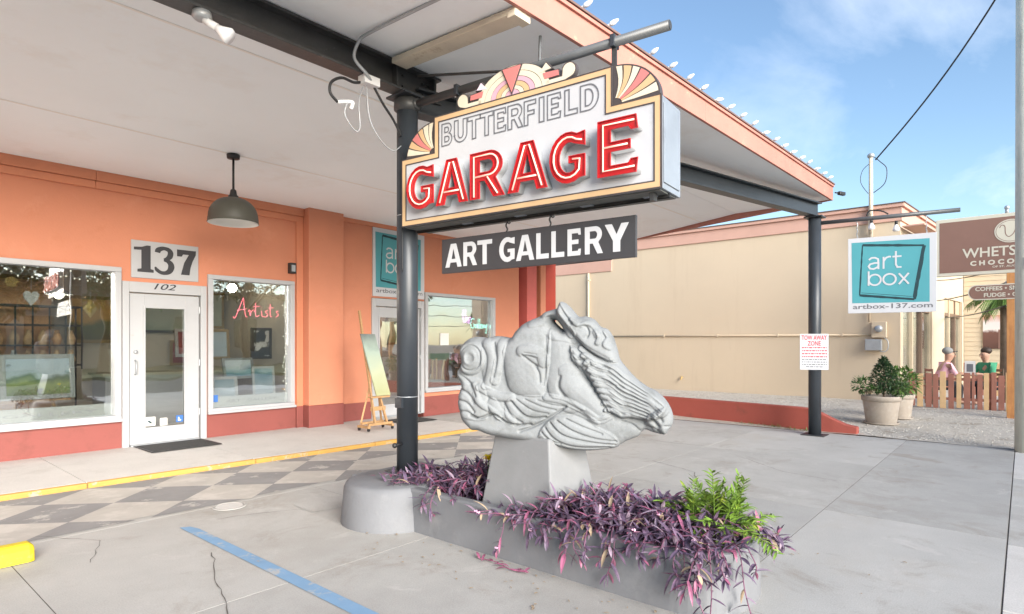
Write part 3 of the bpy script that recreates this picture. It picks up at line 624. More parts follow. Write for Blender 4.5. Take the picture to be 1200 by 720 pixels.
# easel with a tall painting beside the second door
ez = thing('display_easel', (6.35, 8.35, .08), 'wooden studio easel on castors beside the second door', 'easel')
b0 = .08
def bm(p, q, w, h, nm, up=(0,0,1), m='easel_wood'): MB().beam(p, q, w, h, up).build(nm, m, ez, bev=.003)
bm((6.03, 8.22, b0+.07), (6.03, 8.52, b0+.07), .05, .04, 'foot'); bm((6.52, 8.22, b0+.07), (6.52, 8.52, b0+.07), .05, .04, 'foot')
bm((6.03, 8.25, b0+.11), (6.52, 8.25, b0+.11), .04, .04, 'crossbar'); bm((6.05, 8.46, b0+.115), (6.50, 8.46, b0+.115), .04, .04, 'crossbar')
bm((6.17, 8.25, b0+.10), (6.10, 8.60, 2.10), .045, .03, 'mast', (1,0,0)); bm((6.42, 8.25, b0+.10), (6.34, 8.42, .78), .045, .03, 'mast', (1,0,0))
bm((6.06, 8.50, b0+.10), (6.17, 8.42, .78), .03, .03, 'strut'); bm((6.49, 8.50, b0+.10), (6.36, 8.42, .78), .03, .03, 'strut')
bm((6.08, 8.28, .64), (6.47, 8.28, .64), .09, .03, 'tray'); bm((6.14, 8.33, .44), (6.44, 8.33, .44), .03, .07, 'crossbar')
for x in (6.03, 6.52):
    for y in (8.24, 8.50):
        MB().cyl((x - .012, y, b0 + .028), (x + .012, y, b0 + .028), .028, n=14).build('castor', 'black', ez)
paint_mat('paint_tall', [(0, (.36,.37,.20)), (.35, (.42,.45,.31)), (.75, (.33,.41,.35)), (1, (.12,.14,.14))], 2.5, 2, .65, 1.72)
pc = thing('tall_canvas', (6.25, 8.30, .66), 'tall pale green painting leaning on the wooden easel', 'painting')
x0, x1 = 6.04, 6.36; lean = .17
for a0, a1, nm, m, t in ((0, 1, 'canvas', 'paint_tall', .022),):
    zb_, zt_ = .66, 1.70; y0_, y1_ = 8.285, 8.285 + lean
    MB().add([(6.21, y0_ - .025, zb_), (6.50, y0_ - .025, zb_), (6.30, y1_ - .025, zt_), (6.01, y1_ - .025, zt_), (6.21, y0_, zb_), (6.50, y0_, zb_), (6.30, y1_, zt_), (6.01, y1_, zt_)],
             [(0,1,2,3),(7,6,5,4),(0,4,5,1),(1,5,6,2),(2,6,7,3),(3,7,4,0)]).build(nm, m, pc)
# ---------------------------------------------------------------- canopy
cp = thing('entrance_canopy', (3.6, 6, 3.9), 'wide flat canopy with pale ceiling and pink fascia over the forecourt', 'canopy')
def cz_(x, y):
    if y >= 4.33: return 4.10 - .22 * (y - 4.33) / 5.29
    return 4.10 - .095 * (4.33 - y) / 1.8
def xr(y): return 11.40 + (y - 2.5) * .285
def yf(x): return 2.78 - .0365 * (x - 3.64)       # front edge
YS = [2.5, 4.33, 5.12, 7.70, 9.60]
for a, b in zip(YS[:-1], YS[1:]):
    P = [(-9, a + .004), (xr(a) - .02, a + .004), (xr(b) - .02, b - .004), (-9, b - .004)]
    if a == 2.5: P = [(-9, yf(-9) + .03), (11.38, yf(11.4) + .03), (xr(b) - .02, b - .004), (-9, b - .004)]
    MB().prism(P, cz_, lambda x, y: cz_(x, y) + .03).build('ceiling_panel', 'ceiling', cp)
for y in YS[2:4]:
    MB().prism([(-9, y - .014), (xr(y) - .03, y - .014), (xr(y) - .03, y + .014), (-9, y + .014)], lambda x, y: cz_(x, y) - .004, lambda x, y: cz_(x, y) + .002).build('seam_strip', 'ceiling_seam', cp)
MB().prism([(-9, yf(-9) + .03), (11.39, yf(11.4) + .03), (xr(9.9) - .01, 9.9), (-9, 9.9)], 4.136, 4.235).build('roof_deck', 'flashing', cp)
FA = [(-9, -5.2), (-5.2, -1.3), (-1.3, 2.6), (2.6, 6.45), (6.45, 11.42)]
for a, b in FA:
    MB().add([(a + .002, yf(a), 3.995), (b - .002, yf(b), 3.995), (b - .002, yf(b), 4.255), (a + .002, yf(a), 4.255), (a + .002, yf(a) + .035, 3.995), (b - .002, yf(b) + .035, 3.995), (b - .002, yf(b) + .035, 4.255), (a + .002, yf(a) + .035, 4.255)],
             [(0,1,2,3),(7,6,5,4),(0,4,5,1),(1,5,6,2),(2,6,7,3),(3,7,4,0)]).build('fascia_board', 'fascia', cp, bev=.004)
MB().beam((-9, yf(-9) - .012, 4.235), (11.43, yf(11.43) - .012, 4.235), .02, .03).build('fascia_trim', 'fascia', cp)
MB().beam((-9, yf(-9) + .01, 4.266), (11.44, yf(11.44) + .01, 4.266), .09, .018).build('flashing', 'flashing', cp)
MB().beam((xr(2.5) + .022, 2.5, 4.13), (xr(9.8) + .022, 9.8, 4.10), .035, .27).build('fascia_board', 'fascia', cp, bev=.004)
MB().beam((3.44, 2.82, 3.985), (3.44, 4.25, 4.045), .17, .05).build('ceiling_batten', 'batten', cp, bev=.006)
MB().box(3.35, 3.53, 2.82, 2.90, 3.94, 4.0).build('bracket_block', 'batten', cp, bev=.006)
def ibeam(nm, p0, p1, h, w=.16, m='steel'):
    p0, p1 = Vector(p0), Vector(p1); up = Vector((0, 0, 1))
    MB().beam(p0, p1, .014, h - .044).build(nm, m, cp)
    MB().beam(p0 + up * (h/2 - .011), p1 + up * (h/2 - .011), w, .022).build('beam_flange', m, cp, bev=.003); MB().beam(p0 - up * (h/2 - .011), p1 - up * (h/2 - .011), w, .022).build('beam_flange', m, cp, bev=.003)
ibeam('steel_beam', (-9, 4.36, 3.965), (3.98, 4.36, 3.965), .25)
ibeam('steel_beam', (3.72, 4.37, 3.815), (11.1, 2.66, 3.79), .24, m='steel_grey')
for x in (3.45, 3.9): MB().box(x - .006, x + .006, 4.285, 4.352, 3.866, 4.062).build('stiffener', 'steel', cp)
for x in (3.5, 3.56, 3.8, 3.86):
    for z in (3.91, 4.01): MB().cyl((x, 4.335, z), (x, 4.353, z), .013, n=6).build('bolt', 'steel', cp)
# columns
def column(nm, x, y, z0, z1, m, lab, plate=True):
    t = thing(nm, (x, y, z0), lab, 'column', 'canopy columns')
    MB().cyl((x, y, z0), (x, y, z1), .098, n=40).build('shaft', m, t, smooth=True)
    b = MB().box(x - .14, x + .14, y - .14, y + .14, z1, z1 + .018); b.build('cap_plate', m, t)
    MB().box(x - .15, x + .15, y - .15, y + .15, z0, z0 + .016).build('base_plate', m, t, bev=.003)
    return t
c1 = column('steel_column', 3.65, 4.39, .345, 3.822, 'steel_grey', 'tall dark grey round steel column rising from the planter')
for z in (1.05, 2.73): MB().lathe([(.0985, z - .004), (.1005, z), (.0985, z + .004)], (3.65, 4.39, 0), 40).build('weld_seam', 'galv', c1, smooth=True)
MB().lathe([(.10, 3.70), (.125, 3.72), (.125, 3.80), (.10, 3.82)], (3.65, 4.39, 0), 40).build('collar', 'steel', c1, smooth=True)
MB().cyl((3.56, 4.36, .62), (3.47, 4.34, .62), .012, n=10).ball((3.46, 4.338, .62), .024, 10, 6).build('valve_knob', 'black', c1, smooth=True)
MB().box(3.535, 3.56, 4.34, 4.43, .95, 1.04).build('wall_box', 'steel_grey', c1)
c2 = column('steel_post', 11.01, 2.68, .0, 3.65, 'steel_grey', 'dark grey round steel post at the far canopy corner')
MB().box(10.83, 11.19, 2.5, 2.86, .001, .012).build('ground_plate', 'steel', c2, bev=.003)
# pendant lamp
pl = thing('pendant_lamp', (3.55, 7.70, 3.08), 'olive grey metal dome pendant lamp hanging from the canopy', 'lamp')
MB().lathe([(.001,3.9),(.075,3.905),(.08,3.95),(.075,3.958),(.001,3.96)], (3.55,7.70,0), 24).build('ceiling_rose', 'black', pl, smooth=True)
MB().cyl((3.55,7.70,3.5), (3.55,7.70,3.92), .014, n=12).build('stem', 'black', pl, smooth=True)
MB().lathe([(.012,3.52),(.035,3.50),(.045,3.44),(.06,3.43),(.062,3.40)], (3.55,7.70,0), 20).build('socket', 'black', pl, smooth=True)
dome = [(.06, 3.40)] + [(.06 + .235 * math.sin(R(a)), 3.15 + .25 * math.cos(R(a))) for a in range(8, 91, 8)] + [(.30, 3.12), (.30, 3.085), (.305, 3.08)]
MB().lathe(dome, (3.55,7.70,0), 40).build('shade', 'lamp_out', pl, smooth=True)
MB().lathe([(r - .006, z - .004) for r, z in dome], (3.55,7.70,0), 40).build('shade_lining', 'lamp_in', pl, smooth=True)
MB().ball((3.55,7.70,3.22), .05, 12, 8).build('bulb', 'bulb', pl, smooth=True)
# spot lamp under the steel beam
sp_ = thing('spot_lamp', (1.78, 4.33, 3.70), 'small white spot lamp clipped under the black beam', 'lamp')
MB().lathe([(.001,3.838),(.06,3.838),(.065,3.80),(.05,3.785),(.001,3.785)], (1.78,4.33,0), 20).build('canopy_cup', 'galv', sp_, smooth=True)
MB().cyl((1.79,4.32,3.785), (1.85,4.26,3.735), .024, .028, n=14).build('socket', 'white_metal', sp_, smooth=True)
MB().tube([(1.85,4.26,3.735), (1.87,4.24,3.715), (1.905,4.205,3.68), (1.915,4.195,3.67)], [.026,.034,.058,.05], 18).build('bulb', 'bulb', sp_, smooth=True)
# cables, junction box and conduit at the beam end
jb = thing('junction_box', (3.2, 4.33, 3.78), 'white junction box with loose black and grey cables under the beam', 'junction box')
MB().box(3.08, 3.24, 4.26, 4.36, 3.77, 3.845).build('box', 'white_metal', jb, bev=.004)
def smoothpts(P, k=6):
    out = []
    for i in range(len(P) - 1):
        p0, p1, p2, p3 = (Vector(P[max(0, min(len(P) - 1, i + o))]) for o in (-1, 0, 1, 2))
        for t in range(k):
            t /= k; out.append(.5 * ((2*p1) + (p2-p0)*t + (2*p0-5*p1+4*p2-p3)*t*t + (3*p1-p0-3*p2+p3)*t**3))
    return out + [Vector(P[-1])]
def cable(pts, r, m, par, nm='cable'): return MB().tube(smoothpts(pts), r, 8).build(nm, m, par, smooth=True)
cable([(3.12,4.33,3.80),(3.02,4.33,3.76),(2.90,4.33,3.76),(2.80,4.33,3.69),(2.79,4.33,3.60),(2.86,4.33,3.545)], .012, 'black', jb)
cable([(2.86,4.33,3.545),(2.93,4.33,3.57),(3.0,4.32,3.58),(2.98,4.32,3.52)], .016, 'white_metal', jb)
cable([(2.95,4.32,3.57),(2.93,4.33,3.46),(3.03,4.33,3.355),(3.08,4.33,3.40),(3.07,4.33,3.62),(3.13,4.33,3.79)], .005, 'galv', jb)
cable([(3.14,4.32,3.78),(3.18,4.33,3.5),(3.30,4.33,3.34),(3.45,4.35,3.29),(3.55,4.36,3.36)], .005, 'galv', jb)
cable([(3.2,4.31,3.79),(3.32,4.32,3.66),(3.45,4.34,3.56),(3.55,4.36,3.45)], .011, 'black', jb)
cable([(3.555,4.35,3.30),(3.53,4.33,2.9),(3.54,4.33,2.5),(3.55,4.34,2.2)], .004, 'black', jb)
cable([(2.97,3.0,4.03),(2.96,3.6,4.045),(2.95,4.02,4.05),(2.95,4.16,4.03),(2.96,4.24,3.92),(3.08,4.24,3.83),(3.16,4.28,3.80)], .014, 'galv', jb, 'conduit')
# string lights lying along the roof edge
sl_ = thing('string_lights', (7, 2.6, 4.27), 'row of white bulbs along the top of the pink roof edge', 'string lights')
pts = [(x, yf(x) + .03 + .01 * math.sin(x * 9), 4.285 + .008 * math.sin(x * 5)) for x in np.arange(3.6, 11.4, .12)]
MB().tube(pts, .004, 5).build('cord', 'white_metal', sl_)
x = 3.75
while x < 11.4:
    a = rng.uniform(-.5, .5); d = Vector((math.sin(a) * .6 + .2, -math.cos(a), rng.uniform(.1, .45))).normalized(); p = Vector((x, yf(x) + .01, 4.297))
    bb = MB(); bb.tube([p, p + d * .022], .012, 8); o = bb.build('socket', 'white_metal', sl_)
    MB().tube([p + d * .022, p + d * .04, p + d * .07, p + d * .10, p + d * .112], [.011, .021, .022, .012, .002], 10).build('bulb', 'bulb', sl_, smooth=True)
    x += .36 + rng.uniform(-.03, .03)
rc = thing('roof_camera', (11.45, 2.45, 4.14), 'tiny black camera at the canopy corner', 'camera')
MB().cyl((11.42,2.46,4.12), (11.5,2.42,4.12), .012, n=8).build('arm', 'black', rc); MB().beam((11.49,2.42,4.12), (11.62,2.36,4.115), .06, .06).build('housing', 'black', rc, bev=.01)

# ---------------------------------------------------------------- hanging garage sign
DS = Vector((.095, -.9955, 0)).normalized(); PC = Vector((3.65, 4.39, 0)); NS = DS.cross(Vector((0, 0, 1)))
def SP(s, z, o=0): return PC + DS * s + NS * o + Vector((0, 0, z))
pp = thing('sign_pipe', SP(.08, 3.757), 'long dark steel pipe arm carrying the garage sign', 'pipe arm')
MB().cyl(SP(.09, 3.757), SP(2.53, 3.757), .036, n=24).build('pipe', 'pipe', pp, smooth=True)
MB().cyl(SP(2.528, 3.757), SP(2.534, 3.757), .030, n=20).build('end_cap', 'steel', pp)
MB().cyl(SP(.09, 3.757), SP(.14, 3.757), .05, n=20).build('weld_collar', 'steel', pp, smooth=True)
MB().cyl(SP(1.46, 3.78), Vector((3.79, 2.93, 3.99)), .012, n=10).build('hanger_rod', 'pipe', pp)
MB().cyl((3.64, 4.25, 4.0), SP(1.12, 3.80), .012, n=10).build('brace_rod', 'steel', pp)
for s in (.62, 2.11): MB().box(-.02, .02, -.045, .045, -.045, .045).build('pipe_clamp', 'galv', None) if False else None
for s in (.62, 2.11):
    MB().obox(SP(s, 3.757), DS, NS, (0,0,1), .018, .045, .045).build('pipe_clamp', 'steel_grey', pp, bev=.003)
    MB().obox(SP(s, 3.60), DS, NS, (0,0,1), .02, .006, .13).build('hanger_strap', 'steel', pp)
gs = thing('garage_sign', SP(1.33, 2.59), 'large hanging sign with red raised letters GARAGE on white', 'sign')
MS = frame(SP(0, 0), DS)
OUT = [(.12,2.59),(2.54,2.59),(2.545,3.225),(2.18,3.205),(2.185,3.49),(.51,3.49),(.515,3.165),(.12,3.195)]
OUT = [(.12,2.59),(2.54,2.59),(2.54,3.215),(2.18,3.215),(2.18,3.49),(.51,3.49),(.51,3.185),(.12,3.185)]
F0 = .185
MB().slab(MS, OUT, -F0, F0 - .006).build('cabinet', 'sheet', gs, bev=.004)
def inset(P, d):
    n = len(P); out = []
    for i in range(n):
        a, b_, c = Vector(P[i-1]), Vector(P[i]), Vector(P[(i+1) % n]); e0 = (b_ - a).normalized(); e1 = (c - b_).normalized()
        n0 = Vector((-e0.y, e0.x)); n1 = Vector((-e1.y, e1.x)); mm = n0 + n1; mm = mm / mm.length; out.append(tuple(b_ + mm * d / max(.3, mm.dot(n0))))
    return out
shape('border', [inset(OUT, .004), inset(OUT, .045)], MS, F0 - .008, F0 + .004, 'tan', gs)
shape('border_line', [inset(OUT, -.003), inset(OUT, .006)], MS, F0 - .010, F0 + .006, 'outline', gs)
shape('border_line', [inset(OUT, .044), inset(OUT, .053)], MS, F0 - .008, F0 + .005, 'outline', gs)
MB().slab(MS, inset(OUT, .05), F0 - .008, F0).build('face', 'sign_white', gs)
MB().slab(MS, inset(OUT, .004), -F0 - .004, -F0 + .002).build('back_face', 'sign_white', gs)
# end sheet with raised lip, underside tray
MB().obox(SP(2.545, 2.90), DS, NS, (0,0,1), .004, .15, .27).build('end_panel', 'sheet', gs, bev=.004)
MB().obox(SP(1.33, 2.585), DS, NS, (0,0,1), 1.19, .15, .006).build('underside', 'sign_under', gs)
for o in (-.16, .16): MB().obox(SP(1.33, 2.572), DS, NS, (0,0,1), 1.2, .012, .014).build('bottom_angle', 'steel', gs)
for s in (.75, 1.3, 1.9, 2.4): MB().obox(SP(s, 2.578), DS, NS, (0,0,1), .05, .05, .006).build('patch_plate', 'sheet', gs)
MB().obox(SP(2.45, 2.555, .1), DS, NS, (0,0,1), .015, .03, .03).build('hook', 'steel', gs)
# fans beside the upper panel
def fan(cx, cz, sgn):
    cols = ['cream_paint', 'tan', 'rose', 'cream_paint', 'tan', 'cream_paint'] if sgn > 0 else ['cream_paint', 'tan', 'rose', 'tan', 'cream_paint', 'cream_paint']
    edge = []
    for k in range(31):
        a = R(3 * k); rx, rz = .345, .275
        edge.append((cx + sgn * rx * math.cos(a), cz + rz * math.sin(a)))
    MB().slab(MS, [(cx, cz)] + edge, F0 - .06, F0 - .004).build('fan_board', 'outline', gs)
    ang = [4, 20, 35, 52, 64, 77, 87]
    for k in range(6):
        a0, a1 = ang[k] + 1.3, ang[k+1] - 1.3; P = []
        for t in range(9):
            a = R(a0 + (a1 - a0) * t / 8); P.append((cx + sgn * .333 * math.cos(a), cz + .263 * math.sin(a)))
        bend = lambda t, a: (cx + sgn * (.333 * math.cos(R(a)) * t + .03 * math.sin(math.pi * t)), cz + .263 * math.sin(R(a)) * t)
        Q = [bend(t / 6, a1) for t in range(5, 0, -1)] + [bend(t / 6, a0) for t in range(1, 6)]
        MB().slab(MS, P + Q, F0 - .03, F0 - .001).build('fan_blade', cols[k], gs)
fan(.515, 3.19, -1); fan(2.185, 3.22, 1)
# crest: rainbow, wedge and scrolls
cx, cz = 1.325, 3.492
def ringseg(r0, r1, m, d):
    P = arc(cx, cz, r1 * 1.13, r1 * .76, 0, 180, 28) + arc(cx, cz, r0 * 1.13, r0 * .76, 180, 0, 28)
    MB().slab(MS, P, d - .03, d).build('crest_ring', m, gs)
for r0, r1, m in ((.245,.30,'cream_paint'), (.190,.240,'cream_paint'), (.145,.185,'mauve'), (.10,.140,'tan'), (.062,.095,'cream_paint'), (.0,.057,'mauve')): ringseg(r0, r1, m, F0)
P = arc(cx, cz, .346, .234, 0, 180, 30); MB().slab(MS, P, F0 - .05, F0 - .003).build('crest_board', 'outline', gs)
MB().slab(MS, [(1.325,3.497),(1.425,3.712),(1.225,3.712)], F0, F0 + .008).build('crest_wedge', 'outline', gs)
MB().slab(MS, [(1.325,3.515),(1.41,3.704),(1.24,3.704)], F0 + .0085, F0 + .014).build('crest_wedge_face', 'rose', gs)
for sg in (-1, 1):
    X = lambda x: 1.325 + sg * x
    fl = lambda P: P if sg > 0 else P[::-1]
    MB().slab(MS, fl([(X(.29),3.492),(X(.47),3.492)] + [(X(.505) + sg * .062 * math.cos(R(a)), 3.56 + .062 * math.sin(R(a))) for a in range(-90, 181, 15)] + [(X(.44),3.535),(X(.30),3.535)]), F0 - .045, F0 - .004).build('crest_scroll_board', 'outline', gs)
    MB().slab(MS, fl([(X(.31),3.497),(X(.475),3.497)] + [(X(.505) + sg * .052 * math.cos(R(a)), 3.56 + .052 * math.sin(R(a))) for a in range(-80, 171, 15)] + [(X(.452),3.525),(X(.31),3.525)]), F0 - .004, F0).build('crest_scroll', 'cream_paint', gs)
    MB().slab(MS, fl([(X(.285),3.535),(X(.43),3.535),(X(.425),3.59),(X(.265),3.60)]), F0 - .045, F0 - .002).build('crest_bar_board', 'outline', gs)
    MB().slab(MS, fl([(X(.30),3.542),(X(.42),3.542),(X(.416),3.582),(X(.283),3.59)]), F0 - .002, F0 + .003).build('crest_bar', 'rose', gs)
    MB().slab(MS, fl([(X(.235),3.592),(X(.37),3.605),(X(.31),3.675)]), F0 - .045, F0 - .003).build('crest_petal_board', 'outline', gs)
    MB().slab(MS, fl([(X(.25),3.60),(X(.355),3.61),(X(.31),3.662)]), F0 - .003, F0 + .002).build('crest_petal', 'lilac' if sg < 0 else 'cream_paint', gs)
# BUTTERFIELD: painted outline letters
BF = [('B',.595,.115),('U',.735,.135),('T',.880,.13),('T',1.01,.13),('E',1.15,.115),('R',1.285,.14),('F',1.44,.105),('I',1.572,.052),('E',1.65,.115),('L',1.80,.105),('D',1.93,.145)]
for ch, x, w in BF:
    b = MB()
    for c in gcont(ch, x, 3.225, w, .185): b.ribbon(MS, c, .011, F0 + .0025, closed=True)
    b.build('outline_letter', 'outline_grey', gs)
# GARAGE: channel letters with neon tubes
LT = [('G',.262,.33),('A',.606,.335),('R',.972,.335),('A',1.345,.35),('G',1.720,.31),('E',2.112,.295)]
NEON = {'G': [[(.86,.80)] + arc(.5,.5,.39,.40,55,318) + [(.81,.44),(.62,.455)]], 'A': [[(.12,.05),(.44,.93),(.56,.93),(.88,.05)], [(.26,.275),(.74,.275)]],
        'R': [[(.12,.04),(.12,.92),(.55,.92)] + arc(.58,.70,.25,.22,85,-85,10) + [(.14,.47)], [(.52,.44),(.82,.05)]], 'E': [[(.93,.10),(.14,.09),(.14,.92),(.92,.91)], [(.16,.51),(.76,.51)]]}
for ch, x, w in LT:
    y0, h = 2.70, .365 if ch != 'E' else .385
    o = shape('channel_letter', gcont(ch, x, y0, w, h), MS, F0 + .001, F0 + .075, 'sign_return', gs); o['label'] = 'raised metal letter %s' % ch
    f = shape('letter_face', gcont(ch, x, y0, w, h), MS, F0 + .0755, F0 + .0785, 'sign_red', o)
    b = MB()
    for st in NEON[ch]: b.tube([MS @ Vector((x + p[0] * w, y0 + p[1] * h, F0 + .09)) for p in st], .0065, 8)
    b.build('neon_tube', 'neon_off_glow', o, smooth=True)
    b = MB()
    for c in gcont(ch, x, y0, w, h): b.ribbon(MS, c, .006, F0 + .089, closed=True, th=.012)
    b.build('letter_rim', 'sign_red', o)
# ART GALLERY board
ag = thing('gallery_board', SP(1.36, 2.165), 'charcoal hanging board with white lettering ART GALLERY below the large sign', 'sign')
MB().slab(MS, [(.44,2.165),(2.284,2.165),(2.284,2.468),(.44,2.468)], -.014, .014).build('board', 'charcoal', ag, bev=.003)
AG = [('A',.485,.185),('R',.69,.15),('T',.845,.155),('G',1.075,.165),('A',1.245,.175),('L',1.44,.115),('L',1.58,.115),('E',1.725,.115),('R',1.875,.15),('Y',2.04,.19)]
for ch, x, w in AG: shape('letter', gcont(ch, x, 2.215, w, .205), MS, .0145, .0175, 'letter_white', ag)
for s in (1.14, 1.56):
    P = [SP(s + .006 * math.sin(k * 1.2), 2.465 + k * .0125, .006 * math.cos(k * 1.2)) for k in range(10)]
    MB().tube(P, .007, 6).build('chain', 'steel', ag)
    MB().tube(smoothpts([SP(s, 2.56, .0), SP(s + .03, 2.53, .01), SP(s + .05, 2.56, .0)]), .005, 6).build('chain_hook', 'steel', ag)
# ---------------------------------------------------------------- planter, plinth and carved sculpture
pt = thing('concrete_planter', (3.65, 2.8, 0), 'long grey painted concrete planter under the hanging sign', 'planter')
def ring(outer, inner, z0, z1, taper=0):
    n = len(outer); cx_ = sum(p[0] for p in outer) / n; cy_ = sum(p[1] for p in outer) / n; b = MB()
    for (a, c) in outer: b.v.append((a, c, z0))
    for (a, c) in outer: d = Vector((a - cx_, c - cy_)).normalized() * taper; b.v.append((a - d.x, c - d.y, z1))
    for (a, c) in inner: b.v.append((a, c, z1 - .002))
    for (a, c) in inner: b.v.append((a, c, z0))
    for i in range(n):
        j = (i + 1) % n
        for q in range(3): b.f.append((q*n+i, q*n+j, (q+1)*n+j, (q+1)*n+i))
    return b
def trough(x0, x1, y0, y1, r):
    return [(x0, y1), ] + [(x0 + r + r * math.cos(R(a)), y0 + r + r * math.sin(R(a))) for a in range(180, 271, 9)] + [(x1 - r + r * math.cos(R(a)), y0 + r + r * math.sin(R(a))) for a in range(270, 361, 9)] + [(x1, y1)]
o_, i_ = trough(3.235, 4.07, 1.22, 4.70, .34), trough(3.345, 3.96, 1.33, 4.59, .25)
tr_ = ring(o_, i_, -.05, .348, .012); tr_.build('trough_wall', 'planter', pt, bev=.018)
MB().prism(i_, .0, .275).build('soil', 'soil', pt)
lo = MB().lathe([(.475,-.05),(.47,.02),(.445,.30),(.425,.338),(.395,.352),(.001,.352)], (3.40, 4.25, 0), 56); lo.build('round_base', 'planter', pt, smooth=True)
# plinth (tapered block)
pn = thing('sculpture_plinth', (3.65, 2.82, .27), 'tapered grey concrete block under the carved stone sculpture', 'plinth')
B0 = [(3.34, 2.48), (3.94, 2.48), (3.94, 3.17), (3.34, 3.17)]; B1 = [(3.43, 2.575), (3.87, 2.575), (3.87, 3.09), (3.43, 3.09)]
nb_ = 6; b = MB()
for k in range(nb_ + 1):
    t = k / nb_; z = .24 + (.862 - .24) * t
    for p, q in zip(B0, B1): b.v.append((p[0] + (q[0] - p[0]) * t, p[1] + (q[1] - p[1]) * t, z))
for k in range(nb_):
    for i in range(4): j = (i + 1) % 4; b.f.append((4*k+i, 4*k+j, 4*k+4+j, 4*k+4+i))
b.f += [(3,2,1,0), tuple(4*nb_ + i for i in range(4))]
b.build('block', 'plinth', pn, bev=.012)
H_OUT = [[-.640,.883],[-.710,.953],[-.731,1.012],[-.745,1.131],[-.717,1.231],[-.752,1.291],[-.745,1.344],[-.710,1.397],[-.724,1.484],[-.703,1.550],[-.647,1.590],[-.591,1.596],[-.529,1.589],[-.440,1.602],[-.338,1.589],[-.305,1.628],[-.258,1.679],[-.192,1.717],[-.113,1.749],[-.067,1.780],[-.008,1.798],[.024,1.811],[.031,1.836],[.056,1.855],[.108,1.816],[.171,1.745],[.234,1.745],[.291,1.719],[.335,1.669],[.384,1.650],[.421,1.600],[.440,1.550],[.458,1.488],[.476,1.426],[.525,1.365],[.586,1.298],[.664,1.238],[.723,1.209],[.782,1.161],[.823,1.102],[.847,1.030],[.841,.975],[.818,.938],[.788,.900],[.705,.915],[.646,.931],[.604,.881],[.525,.847],[.476,.814],[.446,.794],[.341,.776],[.247,.766],[.120,.772],[-.008,.792],[-.205,.815],[-.406,.839],[-.508,.855],[-.577,.878]]
H_HOLES = [[[-.021,1.725],[.018,1.715],[.053,1.671],[.069,1.639],[.031,1.664],[-.002,1.696]]]
H_PLAT = [[[[-.515,1.583],[-.338,1.589],[-.365,1.400],[-.406,1.218],[-.488,1.222],[-.529,1.366]],.020,.044],[[[-.745,1.351],[-.647,1.299],[-.529,1.281],[-.488,1.203],[-.474,1.039],[-.508,.973],[-.682,.987],[-.745,1.098],[-.717,1.231]],.030,.055],[[[-.359,1.485],[-.318,1.602],[-.245,1.679],[-.126,1.730],[-.034,1.690],[-.002,1.595],[-.008,1.403],[-.047,1.192],[-.086,1.160],[-.205,1.163],[-.305,1.200],[-.345,1.316]],.070,.143],[[[-.015,1.665],[.133,1.575],[.171,1.405],[.260,1.268],[.384,1.127],[.421,1.028],[.310,1.000],[.209,1.072],[.095,1.138],[-.008,1.168],[-.034,1.308]],.060,.132],[[[.056,1.372],[.152,1.405],[.272,1.237],[.384,1.102],[.384,1.027],[.297,1.025],[.159,1.121],[.069,1.233]],.025,.077],[[[-.352,1.108],[-.271,1.162],[-.008,1.168],[.152,1.134],[.247,1.073],[.056,1.030],[-.073,.975],[-.238,.943],[-.338,1.005]],.035,.077],[[[-.099,.871],[-.073,.936],[.018,1.016],[.159,1.033],[.310,.962],[.446,.893],[.476,.826],[.446,.794],[.247,.766],[.056,.789]],.055,.077],[[[.247,1.010],[.433,1.041],[.586,1.009],[.652,.950],[.604,.881],[.476,.814],[.446,.868],[.310,.956]],.030,.088],[[[.133,1.537],[.247,1.487],[.384,1.413],[.476,1.414],[.586,1.298],[.723,1.209],[.823,1.102],[.782,1.028],[.646,1.011],[.525,1.019],[.403,1.065],[.335,1.176],[.260,1.299],[.159,1.411]],.070,.055],[[[.676,1.049],[.794,1.113],[.829,1.090],[.847,1.018],[.818,.938],[.782,.906],[.723,.953],[.652,.975]],.060,.066],[[[.024,1.811],[.037,1.842],[.056,1.855],[.108,1.816],[.178,1.745],[.291,1.713],[.384,1.643],[.440,1.550],[.476,1.432],[.440,1.407],[.347,1.444],[.253,1.506],[.190,1.569],[.140,1.632],[.082,1.696],[.043,1.747]],.120,.038]]
